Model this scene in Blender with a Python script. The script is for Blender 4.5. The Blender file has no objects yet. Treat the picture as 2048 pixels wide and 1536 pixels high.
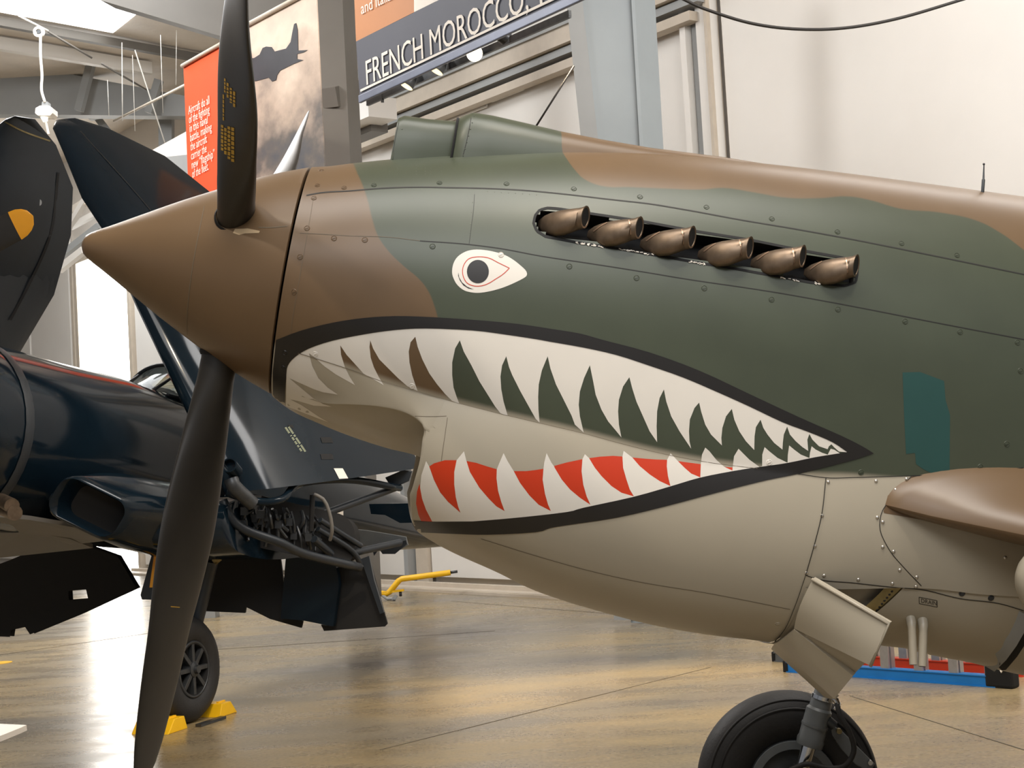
import bpy, bmesh, math, random
import numpy as np
from mathutils import Vector, Matrix
from mathutils.bvhtree import BVHTree
from mathutils.geometry import delaunay_2d_cdt

random.seed(7)
rng = np.random.default_rng(7)
scene = bpy.context.scene
col = scene.collection
R = math.radians

# ------------------------------------------------------------------ camera
F = 3076.0; CX, CY = 1024.0, 768.0            # focal length and centre in photo pixels (2048 x 1536)
CAM = np.array([0.0, 0.0, 1.80])
PITCH = R(3.10); ROLL = R(3.28)
FW = np.array([0, math.cos(PITCH), math.sin(PITCH)])
R0 = np.array([1.0, 0, 0]); U0 = np.cross(R0, FW)
RT = R0 * math.cos(ROLL) - U0 * math.sin(ROLL)
UP = np.cross(RT, FW)
cd = bpy.data.cameras.new('camera'); cam = bpy.data.objects.new('camera', cd); col.objects.link(cam)
cd.sensor_width = 36.0; cd.lens = 36.0 * F / 2048.0; cd.clip_start = 0.05; cd.clip_end = 300
M = Matrix((RT, UP, -FW)).transposed().to_4x4(); M.translation = Vector(CAM)
cam.matrix_world = M
scene.camera = cam

# ------------------------------------------------------------------ world, lights, exposure
scene.view_settings.view_transform = 'Standard'; scene.view_settings.look = 'None'
scene.view_settings.gamma = 1.0; scene.view_settings.use_curve_mapping = False
scene.view_settings.exposure = 0.0
wd = bpy.data.worlds.new('hall_daylight'); scene.world = wd; wd.use_nodes = True
bg = wd.node_tree.nodes['Background']; bg.inputs[0].default_value = (0.94, 0.96, 1.0, 1); bg.inputs[1].default_value = 0.24

def aim(o, target):
    d = Vector(target) - o.location
    o.rotation_euler = d.to_track_quat('-Z', 'Y').to_euler()
def area(name, loc, target, sx, sy, power, color=(1, 1, 1)):
    l = bpy.data.lights.new(name, 'AREA'); l.shape = 'RECTANGLE'; l.size = sx; l.size_y = sy; l.energy = power; l.color = color
    o = bpy.data.objects.new(name, l); col.objects.link(o); o.location = loc; aim(o, target); return o
def spot(name, loc, target, power, angle, blend=0.6, color=(1.0, 0.80, 0.55), radius=0.12):
    l = bpy.data.lights.new(name, 'SPOT'); l.energy = power; l.spot_size = R(angle); l.spot_blend = blend; l.color = color; l.shadow_soft_size = radius
    o = bpy.data.objects.new(name, l); col.objects.link(o); o.location = loc; aim(o, target); return o
# overhead area lights: roof daylight (hall, left), the rest unseen added fills
area('roof_light_hall', (0.5, 2.5, 9.3), (0.5, 3.2, 0), 7.0, 3.0, 580, (1.0, 0.97, 0.93))
area('fill_behind_camera', (0.5, -4.5, 8.6), (0.4, 4.6, 1.6), 8.0, 3.0, 520, (0.97, 0.98, 1.0))  # unseen fill from behind the camera, added to brighten the fuselage side
area('wall_fill', (6.0, 10.0, 9.3), (6.5, 14.5, 2.5), 6.0, 2.5, 800, (1.0, 0.975, 0.95))  # unseen light added to brighten the right-hand wall
area('roof_light_left', (-6.0, 21.0, 9.3), (-6.0, 21.0, 0), 4.0, 6.0, 520, (0.95, 0.98, 1.0))
area('far_wall_fill', (-9.5, 31.2, 8.4), (-10.5, 35.0, 1.0), 4.0, 1.5, 260, (0.95, 0.98, 1.0))  # added fill that brightens the far left wall
# warm track spotlights, with added fills for the banners
WARM = (1.0, 0.88, 0.72)
spot('track_spot_nose', (-2.6, 1.6, 7.0), (-0.3, 4.9, 2.5), 340, 26, color=WARM)
spot('track_spot_cowl', (1.2, 2.2, 7.0), (0.9, 5.0, 2.4), 250, 30, color=WARM)
spot('track_spot_floor', (0.8, 15.5, 7.4), (0.75, 12.2, 0), 2900, 30, 1.0)
spot('track_spot_floor', (-2.6, 17.5, 6.4), (-1.6, 14.0, 0), 500, 26, 0.8)
spot('track_spot_wing', (4.2, 1.5, 5.2), (2.5, 4.4, 1.5), 260, 18)
spot('track_spot_tail', (3.2, 2.0, 7.2), (2.2, 5.1, 2.5), 330, 13, color=(1.0, 0.74, 0.36))
spot('banner_fill_spot', (-2.5, 8.5, 8.6), (-3.0, 16.0, 5.2), 620, 46, color=WARM)  # added spot, lifts the dim left banners
spot('title_fill_spot', (2.0, 8.0, 8.6), (0.2, 14.0, 5.6), 330, 40, color=WARM)  # added spot, lifts the dim title banner
pl = bpy.data.lights.new('ceiling_fill', 'POINT'); pl.energy = 1200; pl.shadow_soft_size = 0.8; plo = bpy.data.objects.new('ceiling_fill', pl); col.objects.link(plo); plo.location = (-7.0, 14.5, 8.5)  # unseen point light added to brighten the ceiling
spot('track_spot_carrier', (-1.0, 6.0, 7.0), (-1.9, 11.5, 1.3), 700, 28)

# ------------------------------------------------------------------ pixel <-> place
def ray(px, py): return FW + RT * ((px - CX) / F) - UP * ((py - CY) / F)
def at(px, py, d): return CAM + ray(px, py) * d
def on_plane(px, py, p0, n):
    r = ray(px, py); t = np.dot(np.asarray(p0) - CAM, n) / np.dot(r, n); return CAM + r * t
def floor_at(px, py, z=0.0): return on_plane(px, py, (0, 0, z), np.array([0, 0, 1.0]))
def nrm(v): v = np.asarray(v, float); return v / np.linalg.norm(v)

# ------------------------------------------------------------------ helpers
def S(r, g, b):
    f = lambda c: c / 12.92 if c <= 0.04045 else ((c + 0.055) / 1.055) ** 2.4
    return (f(r / 255), f(g / 255), f(b / 255), 1.0)
def mat(name, c, rough=0.5, metal=0.0, var=0.10, scale=6.0, bump=0.0, bscale=60.0, coat=0.0, emit=0.0, spec=0.5):
    m = bpy.data.materials.new(name); m.use_nodes = True; nt = m.node_tree; b = nt.nodes['Principled BSDF']
    b.inputs['Roughness'].default_value = rough; b.inputs['Metallic'].default_value = metal
    b.inputs['Coat Weight'].default_value = coat; b.inputs['Coat Roughness'].default_value = 0.06
    b.inputs['Specular IOR Level'].default_value = spec
    tc = nt.nodes.new('ShaderNodeTexCoord'); nz = nt.nodes.new('ShaderNodeTexNoise'); nz.inputs['Scale'].default_value = scale; nz.inputs['Detail'].default_value = 5
    nt.links.new(tc.outputs['Object'], nz.inputs['Vector'])
    rp = nt.nodes.new('ShaderNodeValToRGB'); rp.color_ramp.elements[0].position = 0.3; rp.color_ramp.elements[1].position = 0.7
    rp.color_ramp.elements[0].color = (c[0] * (1 - var), c[1] * (1 - var), c[2] * (1 - var), 1)
    rp.color_ramp.elements[1].color = (min(1, c[0] * (1 + var)), min(1, c[1] * (1 + var)), min(1, c[2] * (1 + var)), 1)
    nt.links.new(nz.outputs['Fac'], rp.inputs['Fac']); nt.links.new(rp.outputs['Color'], b.inputs['Base Color'])
    if emit: nt.links.new(rp.outputs['Color'], b.inputs['Emission Color']); b.inputs['Emission Strength'].default_value = emit
    if bump:
        n2 = nt.nodes.new('ShaderNodeTexNoise'); n2.inputs['Scale'].default_value = bscale; n2.inputs['Detail'].default_value = 4
        nt.links.new(tc.outputs['Object'], n2.inputs['Vector'])
        bp = nt.nodes.new('ShaderNodeBump'); bp.inputs['Strength'].default_value = bump; bp.inputs['Distance'].default_value = 0.02
        nt.links.new(n2.outputs['Fac'], bp.inputs['Height']); nt.links.new(bp.outputs['Normal'], b.inputs['Normal'])
    return m

ROOTLOC = {}
def tag(o, label=None, cat=None, group=None, kind=None):
    if label: o['label'] = label
    if cat: o['category'] = cat
    if group: o['group'] = group
    if kind: o['kind'] = kind
    return o
def thing(name, label, cat, loc, group=None):
    o = bpy.data.objects.new(name, None); col.objects.link(o); o.location = Vector(loc); o.empty_display_size = 0.1
    ROOTLOC[o] = np.array(loc, float); return tag(o, label, cat, group)
def origin_of(parent):
    while parent is not None and parent.parent is not None: parent = parent.parent
    return ROOTLOC.get(parent, np.zeros(3)) if parent is not None else np.zeros(3)
def link(name, me, parent=None):
    o = bpy.data.objects.new(name, me); col.objects.link(o)
    if parent is not None: o.parent = parent
    return o

class MB:
    """collects vertices and faces in world space; build() makes ONE mesh object"""
    def __init__(s): s.v = []; s.f = []
    def add(s, v, f):
        n = len(s.v); s.v += [tuple(map(float, p)) for p in v]; s.f += [tuple(i + n for i in q) for q in f]; return s
    def box(s, c, ax, ay, az, sx, sy, sz):
        c = np.asarray(c, float); ax, ay, az = nrm(ax) * sx / 2, nrm(ay) * sy / 2, nrm(az) * sz / 2
        v = [c + i * ax + j * ay + k * az for k in (-1, 1) for j in (-1, 1) for i in (-1, 1)]
        return s.add(v, [(0, 2, 3, 1), (4, 5, 7, 6), (0, 1, 5, 4), (2, 6, 7, 3), (0, 4, 6, 2), (1, 3, 7, 5)])
    def beam(s, p, q, w, h, up=(0, 0, 1)):
        p, q = np.asarray(p, float), np.asarray(q, float); a = nrm(q - p); u = np.asarray(up, float)
        if abs(np.dot(a, nrm(u))) > 0.98: u = np.array([1.0, 0, 0])
        sd = nrm(np.cross(a, u)); u = np.cross(sd, a)
        return s.box((p + q) / 2, a, sd, u, np.linalg.norm(q - p), w, h)
    def loft(s, rings, closed=True, caps=True):
        n = len(rings[0]); b = len(s.v)
        for r_ in rings: s.v += [tuple(map(float, p)) for p in r_]
        m = n if closed else n - 1
        for k in range(len(rings) - 1):
            for i in range(m):
                j = (i + 1) % n
                s.f.append((b + k * n + i, b + k * n + j, b + (k + 1) * n + j, b + (k + 1) * n + i))
        if caps and closed:
            s.f.append(tuple(b + i for i in range(n))[::-1]); s.f.append(tuple(b + (len(rings) - 1) * n + i for i in range(n)))
        return s
    def tube(s, pts, r, n=8, caps=True):
        pts = [np.asarray(p, float) for p in pts]; rings = []
        rr = r if isinstance(r, (list, tuple)) else [r] * len(pts)
        t0 = nrm(pts[1] - pts[0]); u = nrm(np.cross(t0, (0.13, 0.21, 0.97) if abs(t0[2]) < 0.95 else (1, 0, 0)))
        for i, p in enumerate(pts):
            t = nrm(pts[min(i + 1, len(pts) - 1)] - pts[max(i - 1, 0)]); u = nrm(u - t * np.dot(u, t)); w = np.cross(t, u)
            rings.append([p + rr[i] * (math.cos(a) * u + math.sin(a) * w) for a in np.linspace(0, 2 * math.pi, n, endpoint=False)])
        return s.loft(rings, True, caps)
    def lathe(s, c, axis, prof, n=32, caps=False):
        """prof: (distance along axis, radius)"""
        c = np.asarray(c, float); a = nrm(axis); u = nrm(np.cross(a, (0.1, 0.2, 0.97) if abs(a[2]) < 0.9 else (1, 0, 0))); w = np.cross(a, u)
        rings = [[c + a * d + r_ * (math.cos(t) * u + math.sin(t) * w) for t in np.linspace(0, 2 * math.pi, n, endpoint=False)] for d, r_ in prof]
        return s.loft(rings, True, caps)
    def prism(s, poly, ext):
        poly = [np.asarray(p, float) for p in poly]; e = np.asarray(ext, float); n = len(poly); b = len(s.v)
        s.v += [tuple(p) for p in poly] + [tuple(p + e) for p in poly]
        s.f.append(tuple(b + i for i in range(n))); s.f.append(tuple(b + n + i for i in range(n))[::-1])
        for i in range(n):
            j = (i + 1) % n; s.f.append((b + i, b + n + i, b + n + j, b + j))
        return s
    def build(s, name, m, parent=None, smooth=False, angle=None, bevel=0.0):
        o0 = origin_of(parent); me = bpy.data.meshes.new(name)
        me.from_pydata([(x - o0[0], y - o0[1], z - o0[2]) for x, y, z in s.v], [], s.f)
        bm = bmesh.new(); bm.from_mesh(me); bmesh.ops.recalc_face_normals(bm, faces=bm.faces)
        if bevel: bmesh.ops.bevel(bm, geom=list(bm.edges), offset=bevel, segments=2, affect='EDGES', profile=0.6, clamp_overlap=True)
        bm.to_mesh(me); bm.free()
        if smooth:
            me.polygons.foreach_set('use_smooth', [True] * len(me.polygons))
            if angle: me.set_sharp_from_angle(angle=R(angle))
        me.materials.append(m); me.update()
        return link(name, me, parent)

def px_poly(pts, d): return [at(x, y, d) for x, y in pts]

def text_mesh(body, size, m, name, parent, to_world, spacing=1.0, shear=0.0, project=None):
    """flat lettering; to_world(x, y) places a point of the text plane"""
    cu = bpy.data.curves.new('lettering', 'FONT'); cu.body = body; cu.size = size; cu.space_character = spacing; cu.shear = shear; cu.resolution_u = 3
    o = bpy.data.objects.new('lettering', cu); col.objects.link(o)
    dg = bpy.context.evaluated_depsgraph_get(); me0 = bpy.data.meshes.new_from_object(o.evaluated_get(dg))
    vs = [(v.co.x, v.co.y) for v in me0.vertices]; fs = [tuple(p.vertices) for p in me0.polygons]
    bpy.data.objects.remove(o); bpy.data.curves.remove(cu); bpy.data.meshes.remove(me0)
    mb = MB(); mb.add([to_world(x, y) for x, y in vs], fs)
    return mb.build(name, m, parent)

def spline(xk, yk):
    xk = np.asarray(xk, float); yk = np.asarray(yk, float); h = np.diff(xk); dl = np.diff(yk) / h
    m = np.zeros_like(yk); m[0] = dl[0]; m[-1] = dl[-1]
    m[1:-1] = (dl[:-1] * h[1:] + dl[1:] * h[:-1]) / (h[1:] + h[:-1])
    def f(x):
        x = np.clip(np.asarray(x, float), xk[0], xk[-1]); i = np.clip(np.searchsorted(xk, x) - 1, 0, len(xk) - 2)
        t = (x - xk[i]) / h[i]; a = yk[i]; b = yk[i + 1]; ma = m[i] * h[i]; mb = m[i + 1] * h[i]
        return (2 * t**3 - 3 * t**2 + 1) * a + (t**3 - 2 * t**2 + t) * ma + (-2 * t**3 + 3 * t**2) * b + (t**3 - t**2) * mb
    return f

# ------------------------------------------------------------------ materials
MT = {}
MT['white_paint'] = mat('white_wall_paint', S(226, 220, 212), 0.55, var=0.04, scale=0.8)
MT['panel'] = mat('wall_panel_paint', S(230, 226, 220), 0.42, var=0.05, scale=0.5)
MT['beige_trim'] = mat('beige_trim', S(196, 184, 168), 0.5, var=0.05)
MT['steel_grey'] = mat('steel_grey_paint', S(150, 152, 152), 0.45, var=0.05, scale=2)
MT['steel_blue'] = mat('blue_grey_steel_paint', S(146, 154, 158), 0.38, var=0.04, scale=1.5)
MT['steel_dark'] = mat('dark_grey_steel_paint', S(104, 100, 94), 0.5, var=0.06, scale=2)
MT['insulation'] = mat('roof_insulation_sheet', S(226, 216, 204), 0.42, var=0.10, scale=1.2, bump=0.6, bscale=3.5)
MT['navy'] = mat('glossy_navy_paint', S(15, 27, 36), 0.10, var=0.12, scale=3, coat=0.0, spec=0.22)
MT['navy_flat'] = mat('dull_navy_paint', S(30, 36, 42), 0.42, var=0.15, scale=3)
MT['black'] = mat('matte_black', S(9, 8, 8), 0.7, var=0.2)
MT['black_prop'] = mat('black_propeller_paint', S(40, 37, 33), 0.42, var=0.12, scale=12)
MT['rubber'] = mat('tyre_rubber', S(34, 33, 33), 0.62, var=0.15, scale=20, bump=0.1, bscale=90)
MT['yellow'] = mat('yellow_paint', S(240, 186, 20), 0.4, var=0.06)
MT['orange_yellow'] = mat('orange_yellow_paint', S(222, 152, 36), 0.35, var=0.05)
MT['alu'] = mat('aluminium', S(190, 190, 192), 0.35, metal=0.85, var=0.06, scale=30)
MT['chrome'] = mat('polished_steel', S(200, 202, 205), 0.15, metal=1.0, var=0.03)
MT['metal_dark'] = mat('dark_machined_metal', S(70, 72, 74), 0.38, metal=0.6, var=0.15, scale=20)
MT['gear_grey'] = mat('grey_strut_paint', S(98, 102, 104), 0.38, var=0.06, scale=15)
MT['bronze'] = mat('heat_stained_exhaust_metal', S(120, 103, 86), 0.42, metal=0.7, var=0.22, scale=28)
MT['zinc'] = mat('yellowish_bare_metal', S(150, 136, 96), 0.3, metal=0.8, var=0.25, scale=14)
MT['white_print'] = mat('white_print', S(244, 236, 224), 0.6, var=0.02)
MT['red_print'] = mat('orange_red_banner_cloth', S(226, 84, 40), 0.7, var=0.06, scale=1.5)
MT['cord'] = mat('dark_cable', S(40, 36, 32), 0.6)
MT['wire'] = mat('pale_wire', S(200, 195, 186), 0.5)
# ------------------------------------------------------------------ the hall
WD = np.array([-0.595, 0.804, 0.0]); WN = np.array([-0.804, -0.595, 0.0])      # along the long wall (to the left, away) and its normal into the hall
WP = floor_at(844, 1170.8)
def wall(px, py, off=0.0): return on_plane(px, py, WP + WN * off, WN)
def wall_xyz(s, z, off=0.0): return np.array([WP[0], WP[1], 0]) + WD * s + WN * off + np.array([0, 0, z])
def wall_s(px, py, off=0.0): return float(np.dot(wall(px, py, off) - WP, WD))

# floor: polished concrete with saw-cut joints and stains
m = bpy.data.materials.new('polished_concrete'); m.use_nodes = True; nt = m.node_tree; b = nt.nodes['Principled BSDF']
tc = nt.nodes.new('ShaderNodeTexCoord')
def noise(scale, vec=None, detail=6, rough=0.6, stretch=None):
    n = nt.nodes.new('ShaderNodeTexNoise'); n.inputs['Scale'].default_value = scale; n.inputs['Detail'].default_value = detail; n.inputs['Roughness'].default_value = rough
    src = tc.outputs['Object']
    if stretch:
        mp = nt.nodes.new('ShaderNodeMapping'); mp.inputs['Scale'].default_value = stretch; mp.inputs['Rotation'].default_value = (0, 0, R(-14)); nt.links.new(src, mp.inputs['Vector']); src = mp.outputs['Vector']
    nt.links.new(src, n.inputs['Vector']); return n
def ramp(fac, stops):
    r_ = nt.nodes.new('ShaderNodeValToRGB'); e = r_.color_ramp.elements
    e[0].position, e[0].color = stops[0]; e[1].position, e[1].color = stops[-1]
    for p, c in stops[1:-1]:
        q = e.new(p); q.color = c
    nt.links.new(fac, r_.inputs['Fac']); return r_
def mixc(a, b_, fac, mode='MIX'):
    x = nt.nodes.new('ShaderNodeMix'); x.data_type = 'RGBA'; x.blend_type = mode
    for sock, val in ((x.inputs['A'], a), (x.inputs['B'], b_), (x.inputs['Factor'], fac)):
        if hasattr(val, 'is_linked') or isinstance(val, bpy.types.NodeSocket): nt.links.new(val, sock)
        else: sock.default_value = val
    return x.outputs['Result']
n1 = noise(0.34, detail=4, rough=0.5, stretch=(0.7, 1.3, 1)); n2 = noise(1.5, detail=5, stretch=(0.6, 1.4, 1)); n3 = noise(34, detail=4, rough=0.7)
r1 = ramp(n1.outputs['Fac'], [(0.30, S(104, 98, 92)), (0.44, S(128, 118, 100)), (0.56, S(150, 132, 98)), (0.70, S(130, 121, 104))])
r2 = ramp(n2.outputs['Fac'], [(0.32, (0.78, 0.76, 0.76, 1)), (0.6, (1.12, 1.10, 1.05, 1))])
r3 = ramp(n3.outputs['Fac'], [(0.36, (0.60, 0.59, 0.58, 1)), (0.56, (1.12, 1.12, 1.12, 1))])
c1 = mixc(r1.outputs['Color'], r2.outputs['Color'], 0.9, 'MULTIPLY'); c2 = mixc(c1, r3.outputs['Color'], 0.7, 'MULTIPLY')
nt.links.new(c2, b.inputs['Base Color'])
rr = ramp(n2.outputs['Fac'], [(0.3, (0.20, 0.20, 0.20, 1)), (0.7, (0.36, 0.36, 0.36, 1))]); nt.links.new(rr.outputs['Color'], b.inputs['Roughness'])
b.inputs['Specular IOR Level'].default_value = 0.4
MT['concrete'] = m
fl = MB().add([(-34, -6, 0), (26, -6, 0), (26, 60, 0), (-34, 60, 0)], [(0, 1, 2, 3)]).build('floor', MT['concrete']); tag(fl, kind='structure')
MT['joint'] = mat('joint_filler', S(84, 76, 62), 0.5)
def joint(p, q, w=0.008):
    p, q = np.array(p), np.array(q); a = nrm(q - p); sd = np.array([-a[1], a[0], 0]) * w / 2
    z = np.array([0, 0, 0.0025])
    o = MB().prism([p - sd, q - sd, q + sd, p + sd], z).build('joint', MT['joint'], fl)
for a_, b_ in (((902, 1202.5), (1240, 1229)), ((760, 1500), (1420, 1335)), ((0, 1310), (330, 1262)), ((990, 1262), (420, 1300)), ((1700, 1392), (2048, 1500))):
    joint(floor_at(*a_), floor_at(*b_))
yd = MB().lathe(floor_at(-2, 1326), (0, 0, 1), [(0, 0.14), (0.004, 0.14), (0.004, 0.0)], 24).build('trim_6', MT['yellow'], fl); yd.name = 'floor_marker'

# long wall: panel skin, door leaves as separate panels, floor track
wall_o = MB().box(wall_xyz(2, 6.5, -0.25), WD, WN, (0, 0, 1), 60, 0.3, 13).build('wall_back', MT['white_paint']); tag(wall_o, kind='structure')
# bright doorway with daylight behind a milky glazing
MT['daylight'] = mat('daylit_glazing', (1.0, 0.98, 0.95, 1), 0.4, var=0.01, emit=7.0)
sA, sB = wall_s(262, 640), wall_s(163, 640)
wnd = MB().box(wall_xyz((sA + sB) / 2, 3.6, -0.06), WD, WN, (0, 0, 1), sB - sA, 0.06, 7.2).build('window_1', MT['daylight']); tag(wnd, kind='structure')
fr = MB()
for s_, w_ in ((sB + 0.10, 0.16), (sB + 0.36, 0.14), (sA - 0.08, 0.14)): fr.box(wall_xyz(s_, 3.7, 0.0), WD, WN, (0, 0, 1), w_, 0.16, 7.4)
fr.box(wall_xyz((sA + sB) / 2, 7.3, 0.0), WD, WN, (0, 0, 1), sB - sA + 0.5, 0.16, 0.22)
fr.build('window_frame', MT['beige_trim'], wnd)
def panel(pxl, pxr, z0, z1, off=0.0, th=0.10, y=640, m='panel', nm='panel'):
    s0, s1 = wall_s(pxr, y, off), wall_s(pxl, y, off)
    return MB().box(wall_xyz((s0 + s1) / 2, (z0 + z1) / 2, off - th / 2 + 0.0), WD, WN, (0, 0, 1), s1 - s0, th, z1 - z0).build(nm, MT[m], wall_o, bevel=0.008)
panel(-140, 58, 0.15, 8.0, 0.02); panel(62, 140, 0.15, 8.0, 0.02); panel(270, 420, 0.15, 8.0, 0.02)
panel(440, 640, 0.15, 9.0, 0.02); panel(646, 838, 0.15, 6.5, 0.02, y=1100)
panel(862, 1384, 0.15, 4.9, 0.02, y=1100); panel(1452, 2120, 0.15, 9.4, 0.06, y=200); panel(2126, 2500, 0.15, 9.4, 0.06, y=200)
panel(1290, 1376, 4.9, 9.4, 0.02, y=150)
panel(690, 1284, 4.9, 8.9, 0.02, y=150)
def wallbar(px, y, w, dp, z0, z1, m, nm, off=0.0):
    s_ = wall_s(px, y, off); o = MB().box(wall_xyz(s_, (z0 + z1) / 2, off + dp / 2), WD, WN, (0, 0, 1), w, dp, z1 - z0).build(nm, MT[m]); tag(o, kind='structure'); return o
wallbar(1388, 150, 0.10, 0.16, 0, 9.5, 'panel', 'trim_1'); wallbar(1402, 150, 0.13, 0.06, 0, 9.5, 'steel_grey', 'trim_2')
wallbar(1426, 150, 0.26, 0.12, 0, 9.5, 'panel', 'trim_3', 0.02); wallbar(1440, 150, 0.05, 0.20, 0, 9.5, 'beige_trim', 'trim_4')
wallbar(833, 1120, 0.12, 0.20, 0, 4.0, 'steel_grey', 'trim_5'); wallbar(852, 1120, 0.34, 0.08, 0, 4.0, 'beige_trim', 'trim_6')
# door track on the floor
tr = MB()
for off, z in ((0.30, 0.10), (0.62, 0.05)): tr.box(wall_xyz(-6, z / 2, off), WD, WN, (0, 0, 1), 34, 0.10, z)
tr.box(wall_xyz(-6, 0.02, 0.46), WD, WN, (0, 0, 1), 34, 0.50, 0.04)
tag(tr.build('baseboard_back', MT['beige_trim']), kind='structure')
# girts: long horizontal rails high on the wall
def girt(p, q, dp, h, m, nm, off=0.0):
    a, b2 = wall(*p, off), wall(*q, off); z = (a[2] + b2[2]) / 2; s0 = float(np.dot(a - WP, WD)); s1 = float(np.dot(b2 - WP, WD))
    o = MB().box(wall_xyz((s0 + s1) / 2, z, off + dp / 2), WD, WN, (0, 0, 1), abs(s0 - s1), dp, h).build(nm, MT[m]); tag(o, kind='structure'); return o
girt((690, 262), (1420, -28), 0.30, 0.26, 'beige_trim', 'trim_7', 0.1); girt((690, 288), (1420, 2), 0.22, 0.10, 'steel_grey', 'trim_8', 0.1)
girt((690, 240), (1420, -62), 0.24, 0.10, 'steel_grey', 'trim_9', 0.2); girt((690, 306), (1400, 40), 0.18, 0.12, 'beige_trim', 'trim_10', 0.1)
for k, (pa, pb) in enumerate((((883, 246), (975, 205)), ((985, 200), (1048, 172)), ((1063, 165), (1128, 133)))):
    girt(pa, pb, 0.03, 0.10, 'panel', 'trim_%d' % (11 + k), 0.05)  # pale plates standing in for light reflected on the girt
# upper siding boards left of the banner
for k in range(7):
    y0 = 36 + k * 30
    girt((640, y0 + 36), (724, y0), 0.06 + 0.02 * (k % 2), 0.26, 'beige_trim' if k % 2 else 'steel_grey', 'trim_%d' % (14 + k), 0.1)

# steel frame columns
def column(nm, d, face, side, m1, m2, ext):
    pass
c1 = MB(); D1 = 17.0
web = px_poly([(1150, -60), (1262, -60), (1282, 288), (1345, 1246), (1262, 1246), (1192, 288)], D1)
c1.prism(web, nrm(WN) * -0.10)
tag(c1.build('trim_21', MT['steel_blue']), kind='structure')
c2 = MB().prism(px_poly([(1126, -60), (1158, -60), (1197, 288), (1268, 1240), (1228, 1240), (1163, 288)], D1 - 0.02), nrm((0.1, 1, 0)) * 0.05).build('trim_22', MT['steel_grey']); tag(c2, kind='structure')
c3 = MB().prism(px_poly([(1259, -60), (1266, -60), (1286, 288), (1352, 1248), (1344, 1246), (1279, 288)], D1 - 0.05), nrm(WN) * -0.3).build('trim_23', MT['steel_blue']); tag(c3, kind='structure')
D2 = 19.0
c4 = MB().prism(px_poly([(628, -60), (682, -60), (701, 330), (740, 1200), (690, 1200), (650, 330)], D2), (0.1, 0.5, 0)).build('trim_24', MT['steel_dark']); tag(c4, kind='structure')
c5 = MB().beam(at(655, 196, D2 - 0.05), at(735, 172, D2 + 1.2), 0.25, 0.24).build('trim_25', MT['steel_dark']); tag(c5, kind='structure')
# roof over the far bay: insulation sheet, purlins, rafters, skylight
ZC = 9.8
def ceil_at(px, py, z=ZC): return on_plane(px, py, (0, 0, z), np.array([0, 0, 1.0]))
ce = MB().box((-8, 28, ZC + 0.1), WD, WN, (0, 0, 1), 70, 52, 0.2).build('ceiling', MT['insulation']); tag(ce, kind='structure')
MT['skylight'] = mat('skylight_glazing', (1.0, 0.99, 0.97, 1), 0.4, var=0.01, emit=5.0)
q = [ceil_at(-330, 0, ZC - 0.03), ceil_at(-120, -26, ZC - 0.03)]
sk = MB().prism([ceil_at(x, y, ZC - 0.02) for x, y in ((-90, 8), (226, 66), (276, 26), (150, -40), (-90, -60))], (0, 0, 0.04)).build('window_2', MT['skylight']); tag(sk, kind='structure')
def purlin(p, q_, z, w, h, m, nm):
    o = MB().beam(ceil_at(*p, z), ceil_at(*q_, z), w, h).build(nm, MT[m]); tag(o, kind='structure')
purlin((-60, 34), (450, 125), ZC - 0.12, 0.12, 0.14, 'steel_dark', 'trim_26'); purlin((-60, 78), (300, 137), ZC - 0.15, 0.14, 0.22, 'panel', 'trim_27')
raf = MB().prism(px_poly([(-60, 112), (150, 150), (372, 192), (372, 232), (-60, 228)], 29.5), (0.1, 0.35, 0)).build('trim_28', MT['steel_grey']); tag(raf, kind='structure')
raf2 = MB().prism(px_poly([(205, -60), (200, 0), (440, 72), (640, 60), (640, -60)], 20.5), (0.1, 0.4, 0)).build('trim_29', MT['steel_dark']); tag(raf2, kind='structure')
for k, (p, q_, d, w) in enumerate((((183, 125), (158, 222), 29.0, 0.14), ((318, 160), (298, 226), 29.0, 0.14), ((333, 226), (333, 330), 30.5, 0.26), ((192, 232), (225, 275), 30.5, 0.14), ((190, 228), (190, 240), 30.4, 0.2))):
    o = MB().beam(at(*p, d), at(*q_, d), w, w).build('trim_%d' % (30 + k), MT['steel_grey']); tag(o, kind='structure')
# rods, pipe and hanging wires in the roof
def wire(name, pts, r, m, label, cat, n=6, group=None):
    o = MB().tube(pts, r, n).build(name, MT[m], smooth=True); tag(o, label, cat, group); return o
def px_line(pts, n=12):
    """pts (px, py, depth) -> smooth 3-D line"""
    t = np.arange(len(pts)); P_ = np.array([at(*p) for p in pts]); fs = [spline(t, P_[:, i]) for i in range(3)]
    return [np.array([f(u) for f in fs]) for u in np.linspace(0, len(pts) - 1, n)]
wire('pipe', [at(228, 242, 27), at(374, 168, 24)], 0.022, 'beige_trim', 'tan horizontal pipe left of the orange banner', 'pipe', 10)
wire('brace_rod', [at(38, 32, 25.5), at(96, 62, 26.0)], 0.02, 'panel', 'white upper end of roof brace above the pulley', 'rod')
wire('brace_rod', [at(96, 63, 26.0), at(184, 116, 26.5)], 0.018, 'steel_dark', 'dark diagonal roof brace rod right of the pulley', 'rod')
wire('brace_rod', [at(203, 127, 26.5), at(293, 180, 27.5)], 0.018, 'steel_dark', 'dark diagonal brace rod crossing down to the grey rafter', 'rod')
wire('guy_wire', [at(270, 100, 26), at(331, 290, 26)], 0.012, 'wire', 'pale slanting guy wire left of the orange banner', 'wire')
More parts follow.
